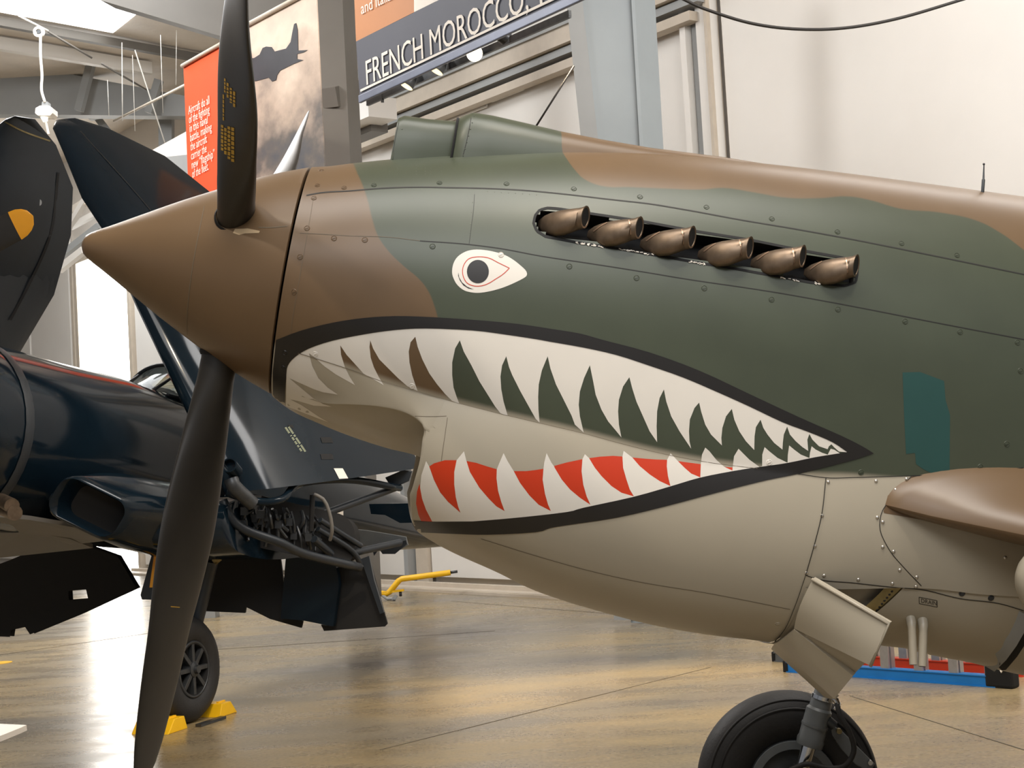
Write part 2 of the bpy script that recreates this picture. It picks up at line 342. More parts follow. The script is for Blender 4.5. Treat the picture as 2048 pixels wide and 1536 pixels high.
for k, (a_, b_, lb) in enumerate((((244, 85), (245, 242), 'thick pale hanging wire in the middle of the roof wires'), ((265, 110), (270, 262), 'pale hanging wire just beside the slanting guy wire'), ((215, 160), (218, 232), 'short faint hanging wire, first from the pendant lamp'),
        ((321, 70), (326, 226), 'faint hanging wire nearest the orange banner, ending on the rafter'), ((353, 60), (352, 170), 'thin hanging wire ending at the tan pipe'))):
    wire('hanging_wire', [at(*a_, 23 if k == 3 else 25), at(*b_, 23 if k == 3 else 25)], 0.005 if k != 0 else 0.009, 'wire', lb, 'wire', group='wires hanging from the roof')
# pulley and pendant lamp
pu = thing('pulley', 'round white pulley ring under the roof above the pendant lamp', 'pulley', at(78, 64, 24))
MB().lathe(at(78, 64, 24), nrm(FW), [(-0.03, 0.045), (-0.03, 0.085), (0.03, 0.085), (0.03, 0.045), (-0.03, 0.045)], 28).build('rim', MT['white_print'], pu, True, 40)
MB().lathe(at(78, 64, 24), nrm(FW), [(-0.02, 0.0), (-0.02, 0.03), (0.02, 0.03), (0.02, 0.0)], 16).build('hub', MT['metal_dark'], pu, True, 40)
MB().beam(at(70, 58, 24), at(84, 70, 24), 0.02, 0.02).build('spoke', MT['metal_dark'], pu)
la = thing('pendant_lamp', 'white pendant work lamp hanging between the folded wing tips', 'lamp', at(88, 228, 22))
MB().tube(px_line([(81, 72, 22), (81, 110, 22), (84, 150, 22), (83, 180, 22), (90, 205, 22)], 18), 0.02, 8).build('cord', MT['white_print'], la, True)
MB().prism(px_poly([(71, 216), (80, 211), (98, 211), (105, 216), (105, 226), (100, 231), (76, 231), (70, 226)], 22), (0, 0.25, 0)).build('housing', MT['white_print'], la)
MB().prism(px_poly([(84, 203), (95, 203), (96, 211), (83, 211)], 22), (0, 0.15, 0)).build('cap', MT['steel_grey'], la)
MB().tube([at(88, 231, 22.1), at(91, 243, 22.1)], [0.06, 0.035], 12).build('bulb', mat('lamp_glass', (1, 0.95, 0.8, 1), 0.2, emit=1.5), la, True)
MB().tube([at(92, 243, 22.1), at(97, 268, 22.1)], 0.018, 6).build('tail_cord', MT['white_print'], la)
# cables on the right
wire('cable', px_line([(1362, -4, 15), (1410, 18, 15), (1500, 46, 15), (1590, 58, 15), (1690, 56, 15), (1800, 36, 15), (1935, -4, 15)], 40), 0.016, 'cord', 'black cable sagging across the top of the white wall', 'cable', 8)
wire('cable', [at(1148, 132, 15.2), at(1070, 256, 15.2)], 0.010, 'cord', 'thin black diagonal cable left of the blue-grey column', 'cable')
# white trusswork glimpsed by the spinner tip
for k, (a_, b_, w, mm) in enumerate((((128, 470), (172, 398), 0.10, 'panel'), ((122, 512), (200, 452), 0.12, 'steel_grey'), ((118, 540), (168, 500), 0.12, 'panel'), ((140, 455), (205, 420), 0.10, 'panel'), ((150, 418), (176, 402), 0.12, 'white_print'))):
    o = MB().beam(at(*a_, 28), at(*b_, 27.6), w, w).build('trim_%d' % (36 + k), MT[mm]); tag(o, kind='structure')
# services box left of the cowl top
sb = MB().box(wall(724, 232, 1.2), WD, WN, (0, 0, 1), 1.2, 0.5, 0.32).build('trim_42', MT['panel']); tag(sb, kind='structure')
sb = MB().box(wall(722, 268, 1.0), WD, WN, (0, 0, 1), 1.1, 0.3, 0.16).build('trim_43', MT['steel_dark']); tag(sb, kind='structure')

# ------------------------------------------------------------------ banners
def plane_for(px, py, d):
    p0 = at(px, py, d); return lambda x, y, off=0.0: on_plane(x, y, p0 + WN * off, WN)
def sheet(nm, f, pts, m, parent, off=0.0, th=0.012): return MB().prism([f(x, y, off) for x, y in pts], -WN * th).build(nm, m, parent)
def lettering(body, f, p0, p1, cap, slope_top, m, parent, nm, spacing=1.0, off=0.012):
    """text along the baseline p0 -> p1 (pixels) on plane f, upright in the world"""
    A, B = f(*p0, off), f(*p1, off); d = nrm(B - A)
    cu = bpy.data.curves.new('t', 'FONT'); cu.body = body; cu.size = 1.0; cu.space_character = spacing; o = bpy.data.objects.new('t', cu); col.objects.link(o)
    bpy.context.view_layer.update(); wid = o.dimensions.x; bpy.data.objects.remove(o); bpy.data.curves.remove(cu)
    k = np.linalg.norm(B - A) / wid
    return text_mesh(body, 1.0, m, nm, parent, lambda x, y: A + d * x * k + np.array([0, 0, 1.0]) * y * cap, spacing)
# orange banner
f1 = plane_for(400, 230, 17)
ob = thing('hanging_banner', 'orange-red hanging banner with white lettering beside the propeller blade', 'banner', f1(400, 560))
sheet('cloth', f1, [(367, 134), (446, 88), (452, 520), (384, 560)], MT['red_print'], ob)
MB().tube([f1(364, 132, 0.02), f1(450, 83, 0.02)], 0.022, 8).build('top_pole', MT['beige_trim'], ob, True)
lines = ['Aircraft do all', 'of the fighting', 'in this naval', 'battle, making', 'the aircraft', 'carrier the', 'new \u201cflagship\u201d', 'of the fleet.']
ends = [(419, 208), (419, 228), (415, 251), (423, 265), (414, 289), (413, 312), (429, 322), (417, 352)]
for k, (t, e) in enumerate(zip(lines, ends)):
    y0 = 229.0 + k * 18.2; x0 = 377 + k * 1.05
    p1 = (e[0], y0 - (e[0] - x0) * 0.52)
    lettering(t, f1, (x0, y0), p1, 0.135, 0, MT['white_print'], ob, 'lettering')
# cloud poster with a dive bomber
f2 = plane_for(570, 180, 16)
m = bpy.data.materials.new('cloud_photo_print'); m.use_nodes = True; nt = m.node_tree; b = nt.nodes['Principled BSDF']; b.inputs['Roughness'].default_value = 0.6
tc = nt.nodes.new('ShaderNodeTexCoord')
sx = nt.nodes.new('ShaderNodeSeparateXYZ'); nt.links.new(tc.outputs['Object'], sx.inputs[0])
ns = noise(1.1, detail=8, rough=0.55, stretch=(1, 1, 1.4))
ma = nt.nodes.new('ShaderNodeMath'); ma.operation = 'MULTIPLY_ADD'; ma.inputs[1].default_value = 0.12; ma.inputs[2].default_value = 0.08; nt.links.new(sx.outputs['Z'], ma.inputs[0])
mb_ = nt.nodes.new('ShaderNodeMath'); mb_.operation = 'MULTIPLY_ADD'; mb_.inputs[1].default_value = 0.55; nt.links.new(ns.outputs['Fac'], mb_.inputs[0]); nt.links.new(ma.outputs[0], mb_.inputs[2])
rp = ramp(mb_.outputs[0], [(0.34, S(66, 76, 90)), (0.42, S(104, 98, 94)), (0.52, S(186, 166, 150)), (0.62, S(222, 202, 184)), (0.80, S(176, 162, 152))])
nt.links.new(rp.outputs['Color'], b.inputs['Base Color']); MT['clouds'] = m
po = thing('hanging_poster', 'grey cloud poster with dark aircraft silhouette behind the upper propeller blade', 'poster', f2(570, 470))
sheet('print', f2, [(496, 52), (632, -22), (652, 400), (508, 470)], MT['clouds'], po)
MT['silhouette'] = mat('dark_print', S(50, 50, 56), 0.6, var=0.2, scale=3)
sil = [(470, 118), (508, 116), (519, 109), (525, 96), (532, 93), (543, 94), (549, 103), (572, 97), (581, 84), (585, 62), (588, 48), (592, 46), (595, 60), (596, 101), (615, 100), (606, 105), (594, 108), (594, 118), (606, 120), (584, 129), (560, 141), (554, 150), (552, 160), (544, 163), (537, 155), (512, 162), (470, 166)]
sheet('aircraft_print', f2, sil, MT['silhouette'], po, 0.006, 0.004)
MB().tube([f2(494, 50, 0.02), f2(634, -26, 0.02)], 0.025, 8).build('top_pole', MT['beige_trim'], po, True)
# blue and orange title banner
f3 = plane_for(900, 100, 13.5)
tb = thing('hanging_banner', 'slate blue and orange title banner reading FRENCH MOROCCO above the cowling', 'banner', f3(720, 205))
MT['slate'] = mat('slate_blue_banner_cloth', S(78, 80, 92), 0.6, var=0.05, scale=1.2); MT['tan_orange'] = mat('tan_orange_banner_cloth', S(196, 132, 82), 0.6, var=0.05, scale=1.2)
sheet('blue_cloth', f3, [(712, 83), (1010, -66), (1290, -70), (1290, -62), (720, 204)], MT['slate'], tb)
sheet('orange_cloth', f3, [(705, -90), (828, -150), (828, 24.5), (712, 83)], MT['tan_orange'], tb)
sheet('white_cloth', f3, [(828, -150), (1000, -235), (1000, -61), (828, 24.5)], MT['white_print'], tb)
MB().beam(f3(719, 199, 0.02), f3(1290, -67, 0.02), 0.03, 0.075).build('bottom_bar', mat('blue_grey_bar', S(112, 118, 136), 0.45, metal=0.2), tb, bevel=0.008)
lettering('FRENCH MOROCCO,', f3, (731, 171), (1054, 20), 0.335, 0, MT['white_print'], tb, 'lettering', 1.0)
lettering('1942', f3, (1070, 13), (1160, -29), 0.335, 0, MT['white_print'], tb, 'lettering', 1.0)
lettering('and Italian', f3, (722, 29), (790, -4), 0.16, 0, MT['white_print'], tb, 'lettering')
MB().beam(f3(721, 181.5, 0.012), f3(1200, -46, 0.012), 0.004, 0.022).build('underline', MT['white_print'], tb)
# lamp track under the banner
f4 = plane_for(950, 100, 14.5)
tk = MB()
tk.beam(f4(735, 204), f4(1140, 26), 0.03, 0.05); tk.beam(f4(735, 210), f4(1140, 33), 0.03, 0.02)
for x, y in ((765, 205), (900, 140), (1020, 85)): tk.beam(f4(x, y), f4(x, y - 40), 0.03, 0.03)
t_o = tk.build('lamp_track', MT['metal_dark']); tag(t_o, 'dark lighting track rail hanging under the slate blue title banner', 'track')
MT['lampface'] = mat('lamp_face', (1.0, 0.86, 0.62, 1), 0.3, var=0.02, emit=5.0); MT['lampface_dim'] = mat('lamp_face_edge', (1.0, 0.80, 0.45, 1), 0.3, var=0.02, emit=1.6)
def track_lamp(px, py, dirv, r, label, mface):
    p = f4(px, py, 0.14); t = thing('track_lamp', label, 'lamp', p, 'spotlights on the lighting track')
    d = nrm(dirv)
    MB().lathe(p, d, [(0.0, r), (-0.06, r * 0.98), (-0.14, r * 0.6), (-0.17, r * 0.2), (-0.17, 0)], 24).build('housing', MT['metal_dark'], t, True, 40)
    MB().lathe(p, d, [(0.002, 0.0), (0.004, r * 0.94), (0.0, r)], 24).build('lamp_face', mface, t)
    MB().beam(p - d * 0.12, p - d * 0.12 + np.array([0, 0, 0.16]), 0.02, 0.02).build('bracket', MT['metal_dark'], t)
track_lamp(949, 107, (-0.05, -1, -0.25), 0.075, 'brightly glowing round spotlight, third along the track under the title banner', MT['lampface'])
track_lamp(872, 142, (-0.55, -0.1, -0.85), 0.075, 'spotlight seen edge-on, middle one of three under the title banner', MT['lampface_dim'])
track_lamp(812, 172, (-0.55, -0.1, -0.85), 0.075, 'spotlight seen edge-on, first from the left end of the title banner', MT['lampface_dim'])
track_lamp(1012, 78, (0.75, 0.4, -0.5), 0.06, 'dark spotlight turned away, nearest the blue-grey column', MT['black'])
# ------------------------------------------------------------------ the shark-mouthed fighter
PSI = R(5.0); ALPHA = R(12.9)
EX = np.array([math.cos(PSI) * math.cos(ALPHA), math.sin(PSI) * math.cos(ALPHA), -math.sin(ALPHA)])   # aft
EY = np.array([-math.sin(PSI), math.cos(PSI), 0.0])                                                     # to the far side
EZ = np.cross(EX, EY)
ORG = at(581, 562, 5.0)                                                                                 # centre of the spinner's rear edge
def W(p):
    p = np.asarray(p, float); return ORG + p[..., 0:1] * EX + p[..., 1:2] * EY + p[..., 2:3] * EZ
def Lc(p):
    p = np.asarray(p, float) - ORG; return np.stack([p @ EX, p @ EY, p @ EZ], -1)
def mid(px, py, y=0.0): return Lc(on_plane(px, py, ORG + EY * y, EY))

zt_k = [(-0.004, 0.372), (0.06, 0.3864), (0.122, 0.406), (0.28, 0.4525), (0.448, 0.4937), (0.601, 0.5325), (0.796, 0.5756), (1.011, 0.6102), (1.328, 0.6448), (1.589, 0.6657), (1.84, 0.6814), (2.094, 0.6957), (2.381, 0.7115), (3.2, 0.78)]
zb_k = [(0.005, -0.3774), (0.056, -0.4056), (0.18, -0.4429), (0.302, -0.4681), (0.402, -0.4823), (0.507, -0.4914), (0.8, -0.66), (1.2, -0.78), (3.2, -0.78)]
zs_k = [(0.0861, -0.2481), (0.17, -0.2599), (0.2593, -0.2737), (0.3533, -0.2915), (0.4659, -0.3054), (0.5871, -0.3191), (0.7313, -0.3316), (0.8747, -0.3407), (0.9724, -0.347), (1.092, -0.3584), (1.2299, -0.3677), (1.3837, -0.3691), (1.5105, -0.3628), (1.6327, -0.3574), (1.7198, -0.3558), (1.8102, -0.3396), (1.9791, -0.3061), (2.1048, -0.2813), (2.2282, -0.2534), (2.3186, -0.2235), (3.0, -0.1)]
zB_k = [(0.5, -0.705), (0.56, -0.7396), (0.608, -0.7593), (0.833, -0.8227), (0.933, -0.8527), (1.042, -0.873), (1.187, -0.8908), (1.346, -0.9044), (1.515, -0.9068), (1.682, -0.8995), (1.758, -0.8972), (2.135, -0.8487), (2.281, -0.8599), (2.439, -0.8647), (2.519, -0.8719), (2.619, -0.8768), (3.2, -0.82)]
K = lambda k: spline([a for a, b in k], [b for a, b in k])
fzt, fzb, fzs, fzB = K(zt_k), K(zb_k), K(zs_k), K(zB_k)
fw = spline([0, .1, .3, .6, 1.0, 1.5, 2.0, 2.6, 3.2], [.372, .388, .407, .425, .442, .455, .465, .475, .475])
fpt = spline([0, .3, 3.2], [2.0, 2.08, 2.15]); fpb = spline([0, .3, .6, 3.2], [2.0, 2.3, 2.6, 2.8]); fzc = spline([0, .5, 3.2], [0, -.02, -.05])
def secA(x, ph, shrink=0.0):
    c = np.cos(ph); s = np.sin(ph); p = np.where(c > 0, fpt(x), fpb(x)); a = np.where(c > 0, fzt(x) - fzc(x), fzc(x) - fzb(x)) - shrink
    return np.stack([x + 0 * ph, -(fw(x) - shrink) * np.abs(s) ** (2 / p) * np.sign(s), fzc(x) + a * np.sign(c) * np.abs(c) ** (2 / p)], -1)
def yA(x, z):
    z0 = fzc(x); up = z > z0; p = np.where(up, fpt(x), fpb(x)); a = np.where(up, fzt(x) - z0, z0 - fzb(x))
    return fw(x) * (np.clip(1 - np.abs((z - z0) / a) ** p, 0, 1)) ** (1 / p)
def secB(x, t):
    zs = fzs(x); ya = yA(x, zs); H = zs - fzB(x); d = .045 * np.clip((x - .30) / .25, 0, 1)
    P = ((ya, zs), (ya + d, zs - .62 * H), (.80 * ya, fzB(x)), (0 * ya, fzB(x)))
    bb = [(1 - t) ** 3, 3 * t * (1 - t) ** 2, 3 * t * t * (1 - t), t ** 3]
    return sum(b_ * p[0] for b_, p in zip(bb, P)), sum(b_ * p[1] for b_, p in zip(bb, P))

fbase = np.array([ORG[0] + 1.2, ORG[1] + 0.2, 0.0])
fighter = thing('fighter_airplane', 'camouflaged fighter nose with painted shark mouth, eye and brown spinner', 'airplane', fbase)
ox, oy, oz = fbase

# paint materials
def set_fpos(o):
    me = o.data; co = np.empty(len(me.vertices) * 3); me.vertices.foreach_get('co', co); co = co.reshape(-1, 3) + fbase
    a = me.attributes.new('fpos', 'FLOAT_VECTOR', 'POINT'); a.data.foreach_set('vector', Lc(co).ravel())
GREEN, BROWN, GREY = S(70, 76, 61), S(106, 84, 60), S(172, 163, 145)
MT['grey_paint'] = mat('grey_underside_paint', GREY, 0.36, var=0.03, scale=3)
MT['brown_paint'] = mat('brown_camouflage_paint', BROWN, 0.36, var=0.05, scale=4)
MT['green_paint'] = mat('green_camouflage_paint', GREEN, 0.38, var=0.05, scale=4)
MT['white_tooth'] = mat('white_tooth_paint', S(230, 224, 214), 0.38, var=0.02); MT['red_mouth'] = mat('red_mouth_paint', S(206, 58, 22), 0.4, var=0.03)
MT['black_line'] = mat('black_outline_paint', S(30, 27, 25), 0.42, var=0.1); MT['teal'] = mat('teal_green_patch_paint', S(38, 76, 72), 0.42, var=0.04)
MT['seam'] = mat('panel_gap', S(30, 28, 24), 0.6); MT['seam_soft'] = mat('soft_panel_gap', S(104, 92, 74), 0.6)

def camo_material(nose_pts, top_pts):
    m = bpy.data.materials.new('camouflage_paint'); m.use_nodes = True; nt = m.node_tree; b = nt.nodes['Principled BSDF']; b.inputs['Roughness'].default_value = 0.37
    at_ = nt.nodes.new('ShaderNodeAttribute'); at_.attribute_name = 'fpos'; sp = nt.nodes.new('ShaderNodeSeparateXYZ'); nt.links.new(at_.outputs['Vector'], sp.inputs[0])
    tc = nt.nodes.new('ShaderNodeTexCoord'); nz = nt.nodes.new('ShaderNodeTexNoise'); nz.inputs['Scale'].default_value = 5; nz.inputs['Detail'].default_value = 6; nt.links.new(tc.outputs['Object'], nz.inputs['Vector'])
    def math_(op, a, b_, c=None):
        n = nt.nodes.new('ShaderNodeMath'); n.operation = op
        for i, v in enumerate((a, b_, c)):
            if v is None: continue
            if isinstance(v, (int, float)): n.inputs[i].default_value = v
            else: nt.links.new(v, n.inputs[i])
        return n.outputs[0]
    def curve(src, pts, lo, hi, vlo, vhi):
        n = nt.nodes.new('ShaderNodeFloatCurve'); c = n.mapping.curves[0]
        u = math_('DIVIDE', math_('SUBTRACT', src, lo), hi - lo); nt.links.new(u, n.inputs['Value'])
        pts = sorted(((a - lo) / (hi - lo), (v - vlo) / (vhi - vlo)) for a, v in pts)
        c.points[0].location = pts[0]; c.points[-1].location = pts[-1]
        for p in pts[1:-1]: c.points.new(*p)
        for p in c.points: p.handle_type = 'AUTO'
        n.mapping.use_clip = False; n.mapping.update()
        return math_('MULTIPLY_ADD', n.outputs[0], vhi - vlo, vlo)
    def step(a, w):   # 0..1 over +-w around zero
        n = nt.nodes.new('ShaderNodeMapRange'); n.interpolation_type = 'SMOOTHSTEP'; nt.links.new(a, n.inputs['Value'])
        n.inputs['From Min'].default_value = -w; n.inputs['From Max'].default_value = w; return n.outputs['Result']
    x, z = sp.outputs['X'], sp.outputs['Z']
    nose = step(math_('SUBTRACT', curve(z, [(p[1], p[0]) for p in nose_pts], -0.6, 0.6, -0.2, 1.2), x), 0.004)
    top = step(math_('SUBTRACT', z, curve(x, top_pts, 0.0, 3.2, -0.2, 1.2)), 0.004)
    brown = math_('MAXIMUM', nose, top)
    zs = curve(x, [(float(a), float(fzs(a))) for a in np.linspace(0.05, 1.80, 15)] + [(2.6, -0.3), (3.2, -0.3)], 0.0, 3.2, -0.8, 0.4)
    under = step(math_('SUBTRACT', math_('ADD', zs, 0.010), z), 0.012)
    def mx(a, b_, f):
        n = nt.nodes.new('ShaderNodeMix'); n.data_type = 'RGBA'; nt.links.new(f, n.inputs['Factor'])
        for s_, v in ((n.inputs['A'], a), (n.inputs['B'], b_)):
            if isinstance(v, tuple): s_.default_value = v
            else: nt.links.new(v, s_)
        return n
    c1 = mx(GREEN, BROWN, brown); c2 = mx(c1.outputs['Result'], GREY, under)
    r_ = nt.nodes.new('ShaderNodeValToRGB'); r_.color_ramp.elements[0].position = .3; r_.color_ramp.elements[1].position = .7
    r_.color_ramp.elements[0].color = (.93, .93, .93, 1); r_.color_ramp.elements[1].color = (1.06, 1.06, 1.05, 1); nt.links.new(nz.outputs['Fac'], r_.inputs['Fac'])
    c3 = nt.nodes.new('ShaderNodeMix'); c3.data_type = 'RGBA'; c3.blend_type = 'MULTIPLY'; c3.inputs['Factor'].default_value = 1
    nt.links.new(c2.outputs['Result'], c3.inputs['A']); nt.links.new(r_.outputs['Color'], c3.inputs['B']); nt.links.new(c3.outputs['Result'], b.inputs['Base Color'])
    return m

def hitA(px, py, off=0.0):
    y = .4
    for i in range(30):
        l = mid(px, py, -y); y = .5 * y + .5 * (float(yA(l[0], l[2])) + off)
    return l
nose_pts = [hitA(*p)[[0, 2]] for p in [(712, 340), (725, 370), (735, 400), (745, 440), (755, 470), (775, 500), (805, 530), (840, 560), (858, 585), (868, 610), (875, 634), (880, 660), (886, 700), (893, 760), (896, 800)]]
nose_pts = [(nose_pts[0][0] - 0.06, 0.50)] + [tuple(p) for p in nose_pts] + [(float(nose_pts[-1][0]), -0.55)]
top_px = [(1123, 303), (1135, 320), (1150, 340), (1172, 360), (1205, 372), (1260, 374), (1330, 377), (1400, 379), (1450, 376), (1510, 385), (1570, 395), (1640, 396), (1700, 393), (1740, 400), (1800, 417), (1880, 425), (1950, 440), (2000, 465), (2048, 500)]
top_pts = [tuple(hitA(*p)[[0, 2]]) for p in top_px]
top_pts = [(0.0, 0.95), (top_pts[0][0] - 0.06, 0.95), (top_pts[0][0] - 0.02, 0.70)] + top_pts + [(2.7, 0.2), (3.2, 0.2)]
MT['camo'] = camo_material(nose_pts, top_pts)

# cowling: dense skin, with the exhaust slot left open
slot_px = [(1066, 447), (1069, 431), (1079, 419), (1095, 415), (1112, 416), (1280, 441), (1382, 460), (1501, 479), (1604, 500), (1683, 514), (1712, 522), (1716, 545), (1712, 565), (1690, 573), (1621, 566), (1484, 541), (1382, 524), (1245, 500), (1153, 486), (1091, 474), (1073, 463)]
def inside(pts, poly):
    poly = np.asarray(poly, float); x, y = pts[..., 0], pts[..., 1]; r_ = np.zeros(x.shape, bool)
    for i in range(len(poly)):
        x1, y1 = poly[i]; x2, y2 = poly[i - 1]
        c = ((y1 > y) != (y2 > y)) & (x < (x2 - x1) * (y - y1) / (y2 - y1 + 1e-12) + x1); r_ ^= c
    return r_
def proj(P):
    P = np.asarray(P, float) - CAM; d = P @ FW
    return np.stack([CX + F * (P @ RT) / d, CY - F * (P @ UP) / d], -1)
NX, NP = 500, 232
xs = np.concatenate([[0.010, 0.0105], np.linspace(0.014, 3.2, NX - 2)]); ph = np.linspace(0, 2 * np.pi, NP, endpoint=False) + np.pi
X, PHI = np.meshgrid(xs, ph, indexing='ij')
LA = secA(X, PHI); LA[0, :, 1] *= 0.93; LA[0, :, 2] *= 0.93; LA[0, :, 0] += 0.004
WA = W(LA); PA = proj(WA)
hole = inside(PA, slot_px) & (LA[..., 1] < -0.1)
fs = []
for i in range(NX - 1):
    for j in range(NP):
        k = (j + 1) % NP
        if hole[i, j] or hole[i + 1, j] or hole[i, k] or hole[i + 1, k]:
            if hole[i, j] and hole[i + 1, j] and hole[i, k] and hole[i + 1, k]: continue
        fs.append((i * NP + j, i * NP + k, (i + 1) * NP + k, (i + 1) * NP + j))
mb = MB(); mb.v = [tuple(p) for p in WA.reshape(-1, 3)]; mb.f = fs
mb.f.append(tuple((NX - 1) * NP + j for j in range(NP)))
cowl = mb.build('cowling', MT['camo'], fighter, True, 40); set_fpos(cowl)
MB().lathe(W(np.array([0.02, 0, 0])), EX, [(0.0, 0.0), (0.0, 0.345), (0.03, 0.35)], 48).build('front_bulkhead', MT['black'], fighter)
# skin hit table (fresh full skin for projecting paint)
def grid_faces(n, mm, closed):
    f = []
    for i in range(n - 1):
        for j in range(mm if closed else mm - 1):
            k = (j + 1) % mm; f.append((i * mm + j, i * mm + k, (i + 1) * mm + k, (i + 1) * mm + j))
    return f
SK_V = [tuple(p) for p in WA.reshape(-1, 3)]; SK_F = grid_faces(NX, NP, True)

# chin scoop: from the lip to the cowl-flap gap
NT, NXB = 64, 150
t = np.linspace(0, 1, NT)
lip_px = [(640, 727), (700, 810), (800, 822), (838, 838), (851, 856), (849, 881), (845, 916), (832, 969), (818, 1034), (826, 1060), (838, 1074)]
y0_, z0_ = secB(np.full(NT, 0.5), t)
lipz = [(mid(x_, y_, -0.38)) for x_, y_ in lip_px]
fl_x = spline([-p[2] for p in sorted(lipz, key=lambda q_: -q_[2])], [p[0] for p in sorted(lipz, key=lambda q_: -q_[2])])
xstart = np.minimum(fl_x(-z0_), 0.535); xstart = np.where(t > 0.55, np.interp(t, [0.55, 1.0], [float(np.interp(0.55, t, xstart)), 0.54]), xstart)
xstart = np.where(t < 0.105, np.maximum(xstart, 0.530), np.maximum(xstart, 0.498))
XEND = 1.722
def chin_grid(xa, xb, n, off=0.0, tt=t):
    X2 = xa[None, :] + (xb[None, :] - xa[None, :]) * (np.linspace(0, 1, n) ** 1.15)[:, None]; T2 = np.broadcast_to(tt[None, :], X2.shape)
    y, z = secB(X2, T2); return np.stack([X2, -(y - off), z + off * T2 ** 2 * 1.0], -1)
G = chin_grid(xstart, np.full(NT, XEND), NXB)
# rolled lip: a few rows that turn inwards
inner = []
for k, (dx, off) in enumerate(((0.30, 0.05), (0.12, 0.040), (0.04, 0.030), (0.006, 0.022), (-0.006, 0.010))):
    g = chin_grid(xstart + dx, np.full(NT, XEND), 2, off)[0]; fade = np.clip((t - 0.02) / 0.12, 0, 1)
    inner.append(g * fade[:, None] + G[0] * (1 - fade)[:, None] + np.array([1, 0, 0]) * 0.0)
G = np.concatenate([np.stack(inner), G], 0)
Gf = G.copy(); Gf[..., 1] *= -1
full = np.concatenate([G, Gf[:, ::-1][:, 1:]], 1)
WB = W(full); nb, mb2 = WB.shape[:2]
o = MB(); o.v = [tuple(p) for p in WB.reshape(-1, 3)]; o.f = grid_faces(nb, mb2, False)
chin = o.build('chin_scoop', MT['grey_paint'], fighter, True, 50)
SK_V2 = o.v; SK_F2 = o.f
# smooth cheek that carries the skin forward from the lip, with a rolled edge over the intake hollow
def on_seam(x): return np.array([x, -float(yA(x, fzs(x))), float(fzs(x))])
edge_px = [(600, 792), (650, 806), (700, 808), (750, 811), (795, 819), (825, 831), (843, 845), (852, 864), (880, 886)]
seam_x = np.array([.10, .16, .22, .28, .34, .40, .46, .535, .62]); VV = np.linspace(0, 1, 14); knots = []
for k, ((px_, py_), sx_) in enumerate(zip(edge_px, seam_x)):
    S_ = on_seam(sx_); rows_ = []
    if k < 7:
        h_ = hitA(px_, py_); u = min(1, k / 7) ** 1.5; E_ = mid(px_, py_, -(-h_[1] * (1 - u) + 0.386 * u))
        for v in VV:
            p_ = S_ * (1 - v) + E_ * v; ya_ = float(yA(p_[0], p_[2])); bl_ = (k / 8) ** 2; p_[1] = min(p_[1], -(ya_ * (1 - bl_) - p_[1] * bl_)) - 0.0006; rows_.append(p_)
    else:
        E_ = mid(px_, py_, -0.39); tt_ = np.linspace(0, .6, 200); y_, z_ = secB(np.full(200, sx_), tt_); te_ = float(np.interp(-E_[2], -z_, tt_))
        for v in VV:
            x_ = sx_ * (1 - v) + E_[0] * v; y_, z_ = secB(np.array([max(x_, .50)]), np.array([te_ * v])); rows_.append(np.array([x_, -float(y_[0]) - 0.0008 + (0.006 if k == 8 else 0), float(z_[0])]))
    knots.append(rows_)
KN = np.array(knots); ue = np.linspace(0, 8, 60)
ch_rows = [np.stack([spline(np.arange(9), KN[:, j, i])(ue) for i in range(3)], -1) for j in range(14)]
for dy, dz in ((0.003, -0.004), (0.014, -0.004), (0.05, 0.006)): ch_rows.append(ch_rows[13] + np.array([0.0, dy, dz]) * (np.linspace(0, 1, 60) ** 0.6)[:, None])
CHK = W(np.stack(ch_rows)); o = MB(); o.v = [tuple(p) for p in CHK.reshape(-1, 3)]; o.f = grid_faces(CHK.shape[0], 60, False)
cheek = o.build('intake_cheek', MT['grey_paint'], fighter, True, 70); SK_V5, SK_F5 = o.v, o.f
# rear rim of the chin and the fixed belly behind the flap gap, side panel
rim_g = chin_grid(np.full(NT, XEND - 0.003), np.full(NT, XEND + 0.032), 6, -0.004, np.linspace(0.40, 1, NT)); rf = rim_g.copy(); rf[..., 1] *= -1
rg = W(np.concatenate([rim_g, rf[:, ::-1][:, 1:]], 1)); o = MB(); o.v = [tuple(p) for p in rg.reshape(-1, 3)]; o.f = grid_faces(*rg.shape[:2], False)
o.build('chin_rim', MT['grey_paint'], chin, True)
XBEL = 2.02
tsplit = 0.40
ts = np.linspace(0, tsplit, 30)
gp = chin_grid(np.full(30, XEND), np.full(30, 3.2), 80, 0.0, ts)
gw = W(gp); o = MB(); o.v = [tuple(p) for p in gw.reshape(-1, 3)]; o.f = grid_faces(*gw.shape[:2], False)
sidep = o.build('side_panel', MT['grey_paint'], fighter, True); SK_V3, SK_F3 = o.v, o.f
tb_ = np.linspace(tsplit, 1, 40)
belx = np.interp(tb_, [tsplit, 0.62, 1.0], [2.02, 1.93, 1.90])
gb = chin_grid(belx, np.full(40, 3.2), 66, 0.006, tb_); gbf = gb.copy(); gbf[..., 1] *= -1
gwb = W(np.concatenate([gb, gbf[:, ::-1][:, 1:]], 1)); o = MB(); o.v = [tuple(p) for p in gwb.reshape(-1, 3)]; o.f = grid_faces(*gwb.shape[:2], False)
belly = o.build('belly_tank_panel', MT['grey_paint'], fighter, True); belly.name = 'belly_panel'; SK_V4, SK_F4 = o.v, o.f
